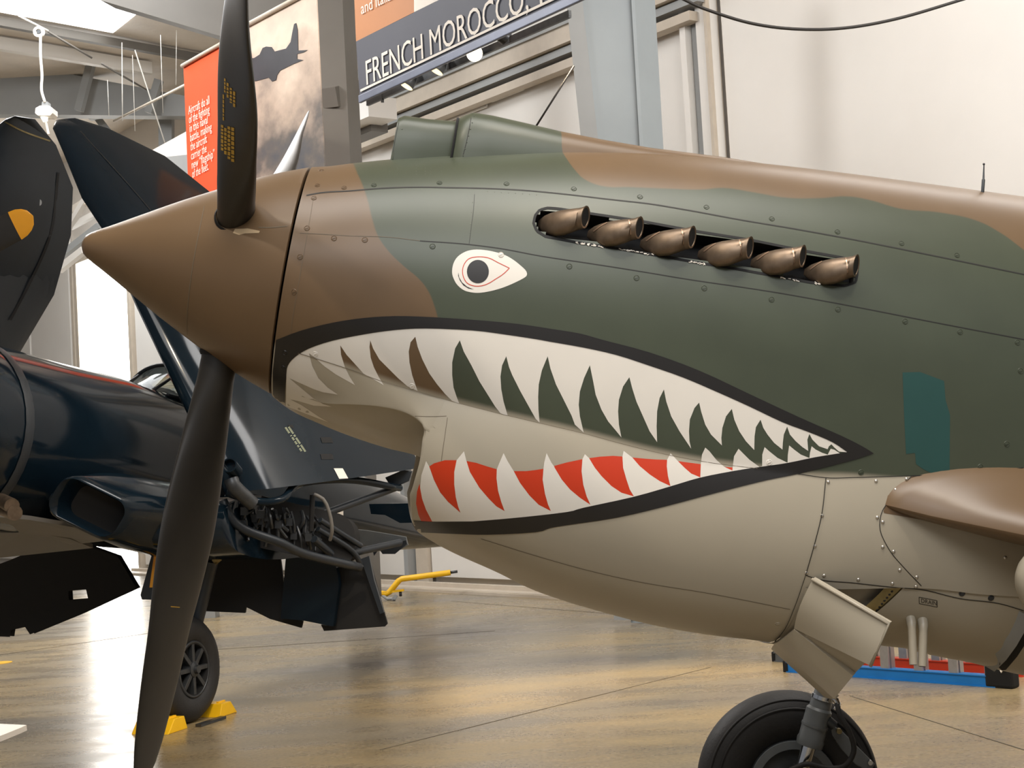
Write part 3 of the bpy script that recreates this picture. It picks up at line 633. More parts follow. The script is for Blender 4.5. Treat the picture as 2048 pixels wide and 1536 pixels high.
# radiator duct inside the flap gap
o = MB()
gi = chin_grid(np.full(40, 1.70), np.full(40, 2.06), 12, 0.10, np.linspace(0.2, 1, 40)); gif = gi.copy(); gif[..., 1] *= -1
gwi = W(np.concatenate([gi, gif[:, ::-1][:, 1:]], 1)); o.v = [tuple(p) for p in gwi.reshape(-1, 3)]; o.f = grid_faces(*gwi.shape[:2], False)
o.build('radiator_duct', MT['metal_dark'], fighter, True)  # dark colour carries the shade inside the duct
gi = chin_grid(belx - 0.055, belx + 0.004, 4, 0.010, tb_); gif = gi.copy(); gif[..., 1] *= -1
gwi = W(np.concatenate([gi, gif[:, ::-1][:, 1:]], 1)); o = MB(); o.v = [tuple(p) for p in gwi.reshape(-1, 3)]; o.f = grid_faces(*gwi.shape[:2], False)
o.build('duct_flange', MT['zinc'], fighter, True); FLV = (o.v, o.f)
MB().prism([W(np.array([1.60, y, z])) for y, z in ((-.36, -.38), (.36, -.38), (.38, -.72), (.2, -.86), (-.2, -.86), (-.38, -.72))], EX * 0.03).build('radiator_core', MT['black'], fighter)

def bvh_of(*pairs):
    V, Fc = [], []
    for v, f in pairs:
        n = len(V); V += v; Fc += [tuple(i + n for i in q_) for q_ in f]
    return BVHTree.FromPolygons([Vector(p) for p in V], Fc)
SKIN = bvh_of((SK_V, SK_F), (SK_V2, SK_F2), (SK_V3, SK_F3), (SK_V4, SK_F4), (SK_V5, SK_F5))
def cast(px, py, bvh=None, off=0.0):
    d = Vector(ray(px, py)).normalized(); h, n, i, dist = (bvh or SKIN).ray_cast(Vector(CAM), d)
    if h is None: return None, None
    if n.dot(d) > 0: n = -n
    return np.array(h + n * off), np.array(n)
def decal(nm, poly, m, parent, off=0.0009, cell=9.0, bvh=None, dense=6.0, holes=()):
    """paint laid on the skin: outline cut into small faces, each corner dropped on the surface"""
    def densify(p):
        r_ = []
        for i in range(len(p)):
            a, b_ = np.array(p[i - 1], float), np.array(p[i], float); n = max(1, int(np.linalg.norm(b_ - a) / dense)); r_ += [a + (b_ - a) * k / n for k in range(1, n + 1)]
        return r_
    bd = densify(poly); pts = [Vector(p) for p in bd]; nb_ = len(pts); A = np.array(bd)
    gx, gy = np.meshgrid(np.arange(A[:, 0].min() + cell / 2, A[:, 0].max(), cell), np.arange(A[:, 1].min() + cell / 2, A[:, 1].max(), cell))
    g = np.stack([gx.ravel(), gy.ravel()], -1); ok = inside(g, A)
    if ok.any():
        g = g[ok]; dmin = np.min(np.linalg.norm(g[:, None] - A[None], axis=2), axis=1) if len(g) * len(A) < 4e7 else np.full(len(g), 99.); g = g[dmin > cell * 0.45]; pts += [Vector(p) for p in g]
    v, e, f, *_ = delaunay_2d_cdt(pts, [(i, (i + 1) % nb_) for i in range(nb_)], [list(range(nb_))], 1, 1e-4)
    out, okv = [], []
    for p in v:
        h, n = cast(p.x, p.y, bvh, off); okv.append(h is not None); out.append(h if h is not None else np.zeros(3))
    f = [tuple(q_) for q_ in f if all(okv[i] for i in q_)]
    o = MB(); o.add(out, f); return o.build(nm, m, parent, True)
def ribbon(nm, pts, w, m, parent, off=0.0008, bvh=None, step=10.0, closed=False):
    """a thin gap line following the skin"""
    pts = np.asarray(pts, float); t_ = np.concatenate([[0], np.cumsum(np.linalg.norm(np.diff(pts, axis=0), axis=1))]); n = max(2, int(t_[-1] / step))
    fx, fy = (spline(t_, pts[:, 0]), spline(t_, pts[:, 1])) if len(pts) > 2 else (lambda u: np.interp(u, t_, pts[:, 0]), lambda u: np.interp(u, t_, pts[:, 1]))
    u = np.linspace(0, t_[-1], n + 1); P = np.stack([fx(u), fy(u)], -1); T = np.gradient(P, axis=0); T /= np.linalg.norm(T, axis=1)[:, None]; Nn = np.stack([-T[:, 1], T[:, 0]], -1)
    o = MB(); prev = None
    for p, q_ in zip(P + Nn * w / 2, P - Nn * w / 2):
        a, _ = cast(p[0], p[1], bvh, off); b_, _ = cast(q_[0], q_[1], bvh, off)
        if a is None or b_ is None: prev = None; continue
        o.v += [tuple(a), tuple(b_)]
        if prev is not None: k = len(o.v); o.f.append((k - 4, k - 3, k - 1, k - 2))
        prev = 1
    return o.build(nm, m, parent)

# --- spinner
sp_r = spline([-.676, -.672, -.660, -.640, -.60, -.5, -.4, -.3, -.2, -.1, 0.0], [0.0, .018, .035, .049, .071, .128, .185, .238, .289, .334, .372])
pr = [(-.676, 0.0005), (-.6745, .010)] + [(x, float(sp_r(x))) for x in np.concatenate([np.linspace(-.672, -.6, 12), np.linspace(-.58, 0, 40)])] + [(0.0, .372), (0.003, .368), (0.003, .34)]
o = MB().lathe(ORG, EX, pr, 120); spinner = o.build('spinner', MT['brown_paint'], fighter, True, 40)
SPB = bvh_of((o.v, o.f))
ribbon('panel_seam', [(409, 412), (400, 455), (386, 530), (378, 590), (374, 640), (376, 690)], 1.4, MT['seam_soft'], spinner, bvh=SPB)
ribbon('panel_seam', [(517, 455), (545, 455), (584, 451)], 1.6, MT['seam_soft'], spinner, bvh=SPB)
decal('bare_patch', [(466, 466), (470, 458), (496, 457), (520, 462), (518, 466), (490, 467), (478, 470)], mat('scuffed_bare_metal', S(190, 165, 130), 0.4), spinner, 0.0006, 6, SPB)

# --- propeller blades
def blade(theta, label):
    th = R(theta); d = -math.sin(th) * EY + math.cos(th) * EZ; tdir = math.cos(th) * EY + math.sin(th) * EZ
    rs = [.20, .27, .31, .36, .42, .50, .60, .72, .86, 1.0, 1.17, 1.32, 1.46, 1.56, 1.62, 1.65, 1.66]
    ch = spline([.2, .31, .36, .42, .5, .6, .72, .86, 1.0, 1.17, 1.32, 1.46, 1.56, 1.62, 1.65, 1.66], [.116, .116, .120, .134, .155, .185, .220, .25, .262, .262, .25, .225, .19, .14, .075, .02])
    bt = spline([.2, .36, .5, .6, .72, .86, 1.0, 1.17, 1.32, 1.46, 1.66], [58, 56, 52, 45, 40, 35, 29, 22, 20, 18, 15])
    tk = spline([.2, .31, .36, .42, .5, .6, .86, 1.17, 1.46, 1.66], [1.0, 1.0, .92, .72, .46, .30, .17, .11, .08, .07])
    rings = []
    for r_ in np.unique(np.concatenate([rs, np.linspace(.3, 1.6, 40)])):
        b_ = R(float(bt(r_))); c = math.sin(b_) * EX - math.cos(b_) * tdir; n = np.cross(c, d); cc = float(ch(r_)); tt = float(tk(r_)) * cc
        ctr = ORG + EX * (-0.18) + d * r_; ring = []
        for a in np.linspace(0, 2 * math.pi, 28, endpoint=False):
            ring.append(ctr + c * (math.cos(a) * cc / 2) + n * (math.sin(a) * tt / 2))
        rings.append(ring)
    o = MB().loft(rings, True, True); b_ = o.build('propeller_blade', MT['black_prop'], fighter, True, 60); b_['label'] = label
    ctr = ORG + EX * (-0.18); cf = MB().lathe(ctr, d, [(.262, .0), (.262, .066), (.276, .067), (.284, .062)], 36).build('blade_cuff', MT['black'], b_, True)
    return b_, bvh_of((o.v, o.f))
bl_up, BUP = blade(60, 'black blade standing up with yellow stencilled marks')
bl_dn, BDN = blade(180, 'black blade hanging down across the dark airplane')
bl_bk, BBK = blade(-60, 'blade on the far side, only its tip in view')
MT['stencil'] = mat('yellow_stencil', S(190, 150, 50), 0.6)
def stencil(rows, bvh, parent):
    o = MB()
    for (x, y0, y1, w) in rows:
        y = y0
        while y < y1:
            l_ = 4 + 5 * random.random(); q_ = [cast(a, b_, bvh, 0.0012)[0] for a, b_ in ((x - w / 2, y), (x + w / 2, y + 1.5), (x + w / 2, min(y + l_, y1) + 1.5), (x - w / 2, min(y + l_, y1)))]
            if all(p is not None for p in q_): o.add(q_, [(0, 1, 2, 3)])
            y += l_ + 2.0
    return o.build('stencil', MT['stencil'], parent)
stencil([(450.5, 156, 185, 3), (456, 165, 195, 4), (462.5, 175, 205, 4.5), (469, 182, 215, 4.5), (447.5, 188, 240, 3)], BUP, bl_up)
stencil([(445, 249, 300, 5), (451.5, 255, 308, 5), (458.5, 252, 318, 5.5), (466, 254, 324, 6)], BUP, bl_up)
stencil([(350, 1212, 1214, 18)], BDN, bl_dn)

# --- exhaust slot, bay and stacks
o = decal('exhaust_bay', [(x, y) for x, y in slot_px], MT['black'], fighter, -0.07, 14, dense=12)
def ring_band(nm, poly, w0, w1, m, parent, off):
    poly = np.asarray(poly, float); t_ = np.concatenate([[0], np.cumsum(np.linalg.norm(np.diff(np.vstack([poly, poly[:1]]), axis=0), axis=1))]); u = np.arange(0, t_[-1], 6.0)
    P = np.stack([np.interp(u, t_, np.r_[poly[:, 0], poly[0, 0]]), np.interp(u, t_, np.r_[poly[:, 1], poly[0, 1]])], -1); n = len(P)
    T = np.roll(P, -1, 0) - np.roll(P, 1, 0); T /= np.linalg.norm(T, axis=1)[:, None]; N2 = np.stack([T[:, 1], -T[:, 0]], -1)
    ctr = poly.mean(0); o = MB()
    rows = []
    for (w, of) in ((w0, off), (w1, off), (w1, -0.07)):
        rows.append([cast(*(p + q_ * w), None, of)[0] for p, q_ in zip(P, N2)])
    o.loft([list(r_) for r_ in rows], True, False); return o.build(nm, m, parent)
ring_band('slot_edge', slot_px, 1.5, -3.5, MT['black'], fighter, 0.0012)
MT['bronze_light'] = mat('worn_exhaust_edge', S(176, 146, 122), 0.35, metal=0.7)
tips = [(1171, 434, 95), (1279, 455, 104), (1384.5, 474, 104), (1500, 495, 104), (1606, 512, 104), (1712.5, 531, 104)]
for k, (tx, ty, ln) in enumerate(tips):
    tip = W(hitA(tx, ty, 0.045)); root = W(hitA(tx - ln, ty + 13, -0.035))
    ax = nrm(tip - root); ex_ = nrm(EX - EZ * 0.02); out = -EY; up_ = nrm(np.cross(np.cross(ex_, np.array(EZ)), ex_))
    rings = []
    prof = [(0.0, 0.010, 0.020), (0.1, 0.03, 0.048), (0.22, 0.044, 0.066), (0.4, 0.054, 0.080), (0.6, 0.056, 0.082), (0.78, 0.054, 0.075), (0.9, 0.05, 0.068), (0.94, 0.052, 0.0695), (1.0, 0.052, 0.0695)]
    for (u, wd_, ht) in prof:
        s_ = u ** 0.8; c = root + (tip - root) * u + up_ * (-0.012 * math.sin(math.pi * u)) + out * (0.022 * math.sin(math.pi * u ** 0.8))
        lat = out if u < .85 else nrm(out * .80 - ex_ * .60)
        rings.append([c + lat * wd_ / 2 * math.cos(a) * (1.0) + up_ * ht / 2 * math.sin(a) for a in np.linspace(0, 2 * math.pi, 26, endpoint=False)])
    for (wd_, ht, back) in ((0.042, 0.0595, 0.0), (0.034, 0.050, 0.18)):
        c = root + (tip - root) * (1 - back) + up_ * (-0.012 * math.sin(math.pi * back)) + out * (0.022 * math.sin(math.pi * back)); rings.append([c + lat * wd_ / 2 * math.cos(a) + up_ * ht / 2 * math.sin(a) for a in np.linspace(0, 2 * math.pi, 26, endpoint=False)])
    o = MB().loft(rings, True, True); st = o.build('exhaust_stack', MT['bronze'], fighter, True, 50); SB = bvh_of((o.v, o.f))
    c = tip - nrm(tip - root) * 0.003; MB().loft([[c + lat * .0205 * math.cos(a) + up_ * .029 * math.sin(a) for a in np.linspace(0, 2 * math.pi, 20, endpoint=False)], [c + ex_ * 0.002 + lat * .0205 * math.cos(a) + up_ * .029 * math.sin(a) for a in np.linspace(0, 2 * math.pi, 20, endpoint=False)]], True, True).build('bore_shade_disc', MT['black'], st)  # black disc paints the shade of the open bore
    if k:  # raised weld line along the top edge and down behind the mouth
        ribbon('weld_rib', [(tx - 92, ty + 8), (tx - 70, ty - 7), (tx - 45, ty - 15), (tx - 22, ty - 16), (tx - 19, ty - 4), (tx - 18, ty + 14)], 2.2, MT['bronze_light'], st, 0.0014, SB, 4)
# chipped sealant on the lower lip of the slot
o = MB()
for k in range(70):
    x = random.choice([random.uniform(1150, 1205), random.uniform(1235, 1310), random.uniform(1380, 1410), random.uniform(1560, 1600), random.uniform(1630, 1640)])
    yb = np.interp(x, [1091, 1153, 1245, 1382, 1484, 1621, 1690], [474, 486, 500, 524, 541, 566, 573]); p, n = cast(x, yb + random.uniform(-1.5, 1.5), None, 0.002)
    if p is not None: o.box(p, EX + EZ * random.uniform(-.6, .6), n, np.cross(EX, n), random.uniform(.004, .010), .002, random.uniform(.001, .003))
tag(o.build('sealant_flakes', MT['white_print'], fighter), kind='stuff')

# --- nose-top air scoops
def arch(x, zb, zt, hw, n=20, k=2.6):
    r_ = []
    for a in np.linspace(0, math.pi, n):
        c, s_ = math.cos(a), math.sin(a); r_.append(W(np.array([x, -hw * math.copysign(abs(c) ** (2 / k), c), zb + (zt - zb) * abs(s_) ** (2 / k)])))
    return r_
def top_px_z(px, py, y=-0.06): l = mid(px, py, y); return float(l[0]), float(l[2])
def arch_loft(rows, m, nm, caps=True, k=2.6):
    o = MB().loft([arch(*r_, k=k) for r_ in rows], True, caps); ob_ = o.build(nm, m, fighter, True, 45); set_fpos(ob_); return ob_, o
# forward scoop body
ax0, az0 = top_px_z(797, 228); ax1, az1 = top_px_z(912, 240); ab, _z = top_px_z(778, 318, -0.12)
rows = [(ab + 0.005, 0.36, 0.42, 0.13), (ab + 0.012, 0.36, az0 - 0.06, 0.125), (ax0 + 0.002, 0.36, az0 - 0.012, 0.122), (ax0 + 0.02, 0.36, az0, 0.124), (ax0 + 0.10, 0.36, az0 + 0.003, 0.126), (ax1 + 0.02, 0.38, az1 + 0.002, 0.104), (ax1 + 0.09, 0.38, az1 - 0.012, 0.098)]
scoopA, oA = arch_loft(rows, MT['camo'], 'forward_scoop_fairing', k=4.6)
# main carburettor scoop with an open mouth, tapering aft
topS = [(921, 228), (945, 224.5), (985, 231), (1050, 246), (1118, 262), (1200, 278), (1300, 294), (1442, 311), (1592, 333), (1738, 351)]
rows = []
for i, (x_, y_) in enumerate(topS):
    a, z_ = top_px_z(x_, y_, -0.05); hw = np.interp(i, [0, 1, 3, 5, 7, 9], [.150, .158, .160, .150, .120, .07]); rows.append((a, 0.38 + 0.012 * i, z_ - (0.004 if i else 0.015), hw))
x0s, zb0, zt0, hw0 = rows[0]
inn = [(x0s - 0.004, zb0, zt0 - 0.006, hw0 - 0.005)]
MB().loft([arch(x0s - 0.0035, zb0, zt0 - 0.0062, hw0 - 0.0055), arch(x0s + 0.03, zb0, zt0 - 0.014, hw0 - 0.012), arch(x0s + 0.16, zb0, zt0 - 0.022, hw0 - 0.018)], True, False).build('scoop_lining', MT['black'], fighter)
scoopB, oB = arch_loft(inn + rows, MT['camo'], 'carburettor_scoop', False, k=4.2)
SCB = bvh_of((oB.v, oB.f), (oA.v, oA.f), (SK_V, SK_F))
MB().tube(arch(x0s - 0.006, zb0 - .02, zt0 - 0.004, hw0 - 0.002, 30, k=4.2), 0.0045, 6).build('scoop_lip_shade', MT['black'], scoopB)  # added black tube drawing the dark shade line along the lip
MB().loft([arch(x0s + 0.15, zb0, zt0 - 0.022, hw0 - 0.018), arch(x0s + 0.16, zb0, zt0 - 0.022, hw0 - 0.018)], True, True).build('scoop_duct', MT['black'], fighter)
ribbon('panel_seam', [(944, 226), (940, 250), (935, 275), (929, 300), (926, 311)], 1.4, MT['seam'], scoopB, bvh=SCB)
ribbon('panel_seam', [(800, 236), (792, 270), (786, 305)], 1.2, MT['seam'], scoopA, bvh=SCB)

# --- paint: eye, mouth, teeth, patch
Z4 = lambda pts: [(x / 3.2 + 540, y / 3.2 + 600) for x, y in pts]
Z5 = lambda pts: [(x / 3.0118 + 1100, y / 3.0118 + 680) for x, y in pts]
Z2 = lambda pts: [(x / 3.4133 + 700, y / 3.4133 + 200) for x, y in pts]
def smooth(pts, n=4, closed=True):
    P = np.asarray(pts, float)
    if closed: P = np.vstack([P[-2:], P, P[:3]])
    t_ = np.arange(len(P)); fx, fy = spline(t_, P[:, 0]), spline(t_, P[:, 1])
    u = np.linspace(2, len(P) - 3, (len(P) - 5) * n, endpoint=False) if closed else np.linspace(0, len(P) - 1, (len(P) - 1) * n + 1)
    return list(zip(fx(u), fy(u)))
outer = Z4([(40, 255), (200, 195), (400, 145), (600, 115), (800, 103), (1000, 108), (1200, 120), (1400, 135), (1600, 155), (1800, 185), (1984, 215)]) + Z5([(320, 0), (600, 75), (900, 185), (1200, 325), (1500, 465), (1750, 575), (1880, 640), (1950, 683)])
inner_top = Z4([(105, 480), (115, 420), (160, 365), (250, 310), (400, 260), (600, 220), (800, 192), (1000, 182), (1300, 195), (1500, 220), (1700, 250)]) + Z5([(0, 10), (200, 45), (400, 90), (600, 155), (800, 225), (1000, 310), (1200, 400), (1400, 495), (1560, 555), (1700, 615), (1790, 675)])
upper_band = [(570, 814), (556, 804), (546.5, 788), (546, 745)] + smooth(outer, 3, False) + smooth(inner_top, 3, False)[::-1] + [(573, 752), (571, 780)]
decal('mouth_outline', upper_band, MT['black_line'], cowl, 0.0016, 6, dense=4)
outer_bot = Z5([(1950, 683), (1800, 730), (1500, 805), (1300, 845), (1000, 920), (700, 1000), (400, 1070), (100, 1115), (0, 1132)]) + Z4([(1700, 1485), (1400, 1500), (1200, 1495), (970, 1485)]) + [(836, 1065)]
inner_bot = [(821, 1040)] + Z4([(940, 1412), (1040, 1418), (1300, 1415), (1600, 1390), (1900, 1356)]) + Z5([(200, 1010), (500, 945), (730, 880), (900, 830), (1100, 790), (1280, 762), (1430, 740), (1600, 705), (1790, 675)])
decal('mouth_outline', smooth(outer_bot, 3, False) + smooth(inner_bot, 3, False), MT['black_line'], chin, 0.0020, 6, dense=4)
gaps = [  # left edge up from the tooth tip on the left, gap tip, right edge down to the next tooth tip
    Z4([(375, 782), (320, 750), (260, 710), (200, 670), (130, 635), (180, 645), (280, 675), (395, 682)]),
    Z4([(395, 682), (340, 665), (280, 630), (220, 580), (160, 530), (125, 500), (180, 525), (280, 570), (340, 590), (435, 605)]),
    Z4([(435, 605), (370, 560), (310, 500), (270, 420), (250, 340), (300, 380), (350, 425), (420, 475), (545, 545)]),
    Z4([(545, 545), (510, 490), (480, 430), (455, 350), (450, 290), (490, 350), (540, 405), (600, 472), (728, 545)]),
    Z4([(728, 545), (695, 490), (665, 430), (645, 370), (637, 300), (642, 258), (660, 310), (700, 380), (760, 440), (820, 500), (880, 552), (945, 582)]),
    Z4([(945, 582), (930, 540), (910, 480), (893, 400), (888, 330), (900, 270), (930, 235), (945, 300), (975, 380), (1020, 470), (1070, 540), (1120, 600), (1165, 645), (1212, 664)]),
    Z4([(1212, 664), (1195, 620), (1175, 560), (1166, 480), (1166, 400), (1185, 310), (1215, 258), (1240, 330), (1290, 420), (1340, 520), (1390, 600), (1440, 680), (1475, 725), (1522, 742)]),
    Z4([(1522, 742), (1495, 650), (1480, 570), (1475, 490), (1485, 420), (1512, 360), (1530, 430), (1550, 480), (1600, 580), (1650, 670), (1700, 760), (1725, 785)]),
    Z4([(1725, 785), (1718, 700), (1716, 620), (1720, 540), (1740, 450), (1777, 360), (1795, 440), (1830, 540), (1880, 640), (1930, 740)]) + Z5([(150, 510), (203, 558)]),
    Z5([(203, 558), (180, 460), (173, 390), (180, 310), (205, 230), (240, 152), (260, 250), (275, 330), (310, 420), (350, 490), (400, 550), (430, 587)]),
    Z5([(430, 587), (415, 510), (410, 430), (415, 360), (440, 280), (478, 224), (495, 290), (520, 370), (560, 460), (600, 550), (645, 615)]),
    Z5([(645, 615), (642, 520), (645, 430), (660, 350), (686, 298), (700, 370), (730, 460), (780, 550), (850, 655)]),
    Z5([(850, 655), (840, 610), (837, 550), (842, 480), (870, 410), (898, 377), (910, 430), (935, 510), (970, 570), (1035, 635)]),
    Z5([(1035, 635), (1032, 590), (1038, 530), (1060, 460), (1095, 415), (1110, 480), (1140, 550), (1180, 610), (1230, 663)]),
    Z5([(1230, 663), (1232, 580), (1240, 525), (1268, 480), (1285, 530), (1310, 570), (1350, 620), (1400, 660)]),
    Z5([(1400, 660), (1402, 620), (1408, 570), (1428, 522), (1445, 570), (1480, 610), (1520, 645), (1555, 668)]),
    Z5([(1555, 668), (1550, 600), (1562, 566), (1580, 600), (1620, 640), (1672, 658)]),
    Z5([(1672, 658), (1680, 640), (1695, 628), (1710, 645), (1740, 672), (1785, 676)])]
zig = []
for g in gaps: zig += g[:-1] if g is not gaps[-1] else g
teeth_up = [(573, 757), (572, 812)] + zig + smooth(inner_top, 3, False)[::-1]
# each upper tooth is its own painted shape: cut the white band at the gap tips
topline = smooth(inner_top, 3, False); TX = np.array(topline)
tip_pts = [min(g, key=lambda p: p[1]) if i > 1 else (min(g, key=lambda p: p[0])) for i, g in enumerate(gaps)]
decal('upper_teeth', teeth_up, MT['white_tooth'], cowl, 0.0006, 8, dense=5)
lower_teeth = [
    Z4([(1000, 1030), (970, 1120), (962, 1200), (975, 1270), (1000, 1340), (1040, 1418)]),
    ]
# lower white band with spikes (counter-clockwise along the black line, back along the spikes)
spikes = Z4([(1040, 1416), (1000, 1340), (975, 1270), (962, 1200), (970, 1120), (1000, 1030), (1020, 1065), (1050, 1150), (1090, 1230), (1140, 1290), (1220, 1360), (1205, 1320), (1190, 1260), (1180, 1180), (1180, 1100), (1195, 1025), (1242, 968), (1258, 1030), (1280, 1100), (1340, 1200), (1400, 1270), (1450, 1320), (1502, 1350), (1480, 1290), (1460, 1220), (1450, 1140), (1452, 1083), (1465, 1050), (1495, 980), (1520, 1030), (1560, 1095), (1600, 1170), (1660, 1250), (1720, 1310), (1798, 1350), (1780, 1310), (1760, 1240), (1745, 1150), (1750, 1080), (1755, 1040), (1770, 980), (1800, 1040), (1822, 1070)]) + \
    Z5([(25, 765), (70, 840), (120, 900), (180, 950), (243, 992), (220, 940), (200, 870), (190, 790), (195, 718), (210, 688), (235, 712), (270, 770), (310, 820), (370, 880), (430, 920), (505, 942), (480, 900), (460, 840), (440, 770), (436, 702), (443, 668), (495, 708), (540, 760), (600, 810), (660, 850), (725, 880), (710, 820), (703, 760), (705, 722), (726, 682), (770, 730), (810, 770), (850, 805), (905, 828), (906, 790), (908, 748), (915, 690), (935, 648), (960, 670), (1000, 720), (1050, 765), (1098, 787), (1099, 770), (1108, 700), (1135, 655), (1160, 680), (1200, 720), (1262, 765), (1277, 760), (1278, 690), (1292, 645), (1320, 670), (1370, 710), (1430, 739), (1432, 690), (1440, 635), (1470, 660), (1510, 690), (1562, 711), (1565, 680), (1575, 640), (1600, 660), (1640, 680), (1672, 690), (1690, 655), (1710, 660), (1745, 682)])
bot = smooth([p for p in inner_bot if 866 <= p[0] <= 1690], 3, False)
decal('lower_teeth', spikes + bot[::-1], MT['white_tooth'], chin, 0.0016, 8, dense=5)
reds = [
    Z4([(958, 1175), (942, 1225), (936, 1300), (950, 1370), (968, 1413), (1040, 1417), (1000, 1340), (975, 1270), (962, 1200)]),
    Z4([(1020, 1065), (1050, 1045), (1120, 1025), (1195, 1025), (1180, 1100), (1180, 1180), (1190, 1260), (1205, 1320), (1220, 1360), (1140, 1290), (1090, 1230), (1050, 1150)]),
    Z4([(1258, 1030), (1320, 1042), (1390, 1065), (1452, 1083), (1450, 1140), (1460, 1220), (1480, 1290), (1502, 1350), (1450, 1320), (1400, 1270), (1340, 1200), (1280, 1100)]),
    Z4([(1560, 1095), (1640, 1095), (1700, 1088), (1750, 1080), (1745, 1150), (1760, 1240), (1780, 1310), (1798, 1350), (1720, 1310), (1660, 1250), (1600, 1170)]),
    Z5([(20, 760), (100, 738), (195, 718), (190, 790), (200, 870), (220, 940), (243, 992), (180, 950), (120, 900), (70, 840)]),
    Z5([(235, 712), (300, 703), (380, 698), (436, 702), (440, 770), (460, 840), (480, 900), (505, 942), (430, 920), (370, 880), (310, 820), (270, 770)]),
    Z5([(495, 708), (570, 715), (640, 720), (705, 722), (703, 760), (710, 820), (725, 880), (660, 850), (600, 810), (540, 760)]),
    Z5([(770, 730), (830, 738), (908, 748), (906, 790), (905, 828), (850, 805), (810, 770)]),
    Z5([(1050, 765), (1099, 768), (1098, 787)])]
for g in reds: decal('red_gum', g, MT['red_mouth'], chin, 0.0012, 8, dense=5)
eye = decal('painted_eye', smooth(Z2([(697, 1180), (705, 1120), (735, 1070), (790, 1035), (850, 1022), (920, 1025), (990, 1038), (1060, 1060), (1120, 1095), (1170, 1135), (1200, 1165), (1208, 1190), (1195, 1210), (1140, 1240), (1060, 1275), (980, 1300), (900, 1315), (840, 1315), (780, 1300), (735, 1265), (710, 1225)]), 4), MT['white_tooth'], cowl, 0.0006)
decal('painted_pupil', Z2([(873 + 75 * math.cos(a), 1172 + 80 * math.sin(a)) for a in np.linspace(0, 2 * math.pi, 32, endpoint=False)]), MT['black_line'], cowl, 0.0010)
lid = Z2([(1088, 1148), (1010, 1110), (950, 1080), (910, 1072), (860, 1072), (810, 1085), (780, 1120), (768, 1165), (775, 1210), (800, 1250), (840, 1268), (890, 1270), (940, 1255), (990, 1225), (1050, 1185), (1088, 1148)])
ribbon('painted_eye_line', lid, 1.5, MT['red_mouth'], cowl, 0.0012, step=3)
decal('painted_eye_crescent', Z2([(740, 1178), (745, 1210), (765, 1245), (800, 1275), (845, 1293), (808, 1287), (772, 1264), (750, 1232), (738, 1200)]), MT['black_line'], cowl, 0.0010, 5, dense=4)  # black crescent of the eye artwork
decal('touch_up_patch', [(1805, 745), (1840, 744), (1888, 762), (1891, 800), (1900, 830), (1899, 945), (1862, 946), (1846, 938), (1832, 928), (1830, 906), (1812, 908), (1808, 830)], MT['teal'], cowl, 0.0006)

# --- panel gaps
ribbon('panel_seam', [(603, 393), (640, 386), (700, 382), (760, 377), (830, 374.6), (900, 375.5), (970, 377), (1050, 381), (1130, 388.5), (1220, 399), (1300, 408), (1373, 420), (1482, 440), (1592, 458.4), (1702, 478.4), (1850, 508), (2048, 549)], 2.4, MT['seam'], cowl)
ribbon('panel_seam', [(600, 466), (640, 468), (700, 471.6), (780, 474.6), (840, 481.8)], 1.0, MT['seam_soft'], cowl)
ribbon('panel_seam', [(840, 481.8), (934, 488.6), (1000, 497), (1081, 512), (1180, 527), (1300, 546), (1347, 554), (1552, 585), (1723, 616), (1850, 641), (2048, 679)], 1.9, MT['seam'], cowl)
ribbon('panel_seam', [(949, 389), (947, 420), (943, 450), (940, 475), (938, 489)], 0.9, MT['seam'], cowl)
ribbon('panel_seam', [(596, 705.6), (649, 722), (705.6, 740.6), (765, 762.5), (837, 784), (915, 806), (1009, 829.7), (1102.5, 851.6), (1166, 866.6), (1243, 887.5), (1332, 909), (1432, 927), (1515, 937)], 1.2, MT['seam_soft'], cowl, 0.0022)
ribbon('panel_seam', [(1590, 946.5), (1620, 951.5), (1651, 955.6), (1711, 955), (1823, 951.8)], 1.9, MT['seam'], cowl, 0.0022)
ribbon('panel_seam', [(1823, 951.8), (1906, 949.5), (1987, 945), (2047, 935.5)], 2.2, MT['seam'], cowl, 0.0022)
ribbon('panel_seam', [(962, 1077.5), (1090, 1117), (1173, 1140), (1273, 1162.7), (1422, 1187.5), (1580, 1218.7)], 1.0, MT['seam_soft'], chin)
ribbon('panel_seam', [(895, 835), (890, 870), (882, 930), (880, 990)], 0.9, MT['seam_soft'], chin)
ribbon('panel_seam', [(830, 832), (860, 833), (893, 832)], 0.9, MT['seam_soft'], chin)
ribbon('panel_seam', [(1651, 956.7), (1642.4, 1030.6), (1629.4, 1083.6), (1611.5, 1147)], 1.7, MT['seam'], sidep, 0.0050)
ribbon('panel_seam', [(1611.5, 1147), (1588.7, 1212.5), (1568, 1258), (1549, 1281)], 1.3, MT['seam'], chin, 0.0050)
ribbon('panel_seam', [(1823, 951.8), (1795, 984), (1772.6, 1008.8), (1764.5, 1021.8), (1759.6, 1041), (1761, 1064), (1769.4, 1083.6), (1782, 1104.8), (1808.4, 1135.7), (1842.6, 1171.5)], 1.5, MT['seam'], sidep, 0.0015)
ribbon('panel_seam', [(1611, 1150), (1630, 1156.6), (1708, 1165.7), (1792, 1174.8), (1843, 1179), (1918, 1196.5), (2003, 1208), (2047, 1221)], 1.6, MT['seam'], sidep, 0.0015)
ribbon('panel_seam', [(626, 401), (615.6, 462.5), (609, 500), (596, 575), (585, 640), (578, 700)], 0.8, MT['seam_soft'], cowl)

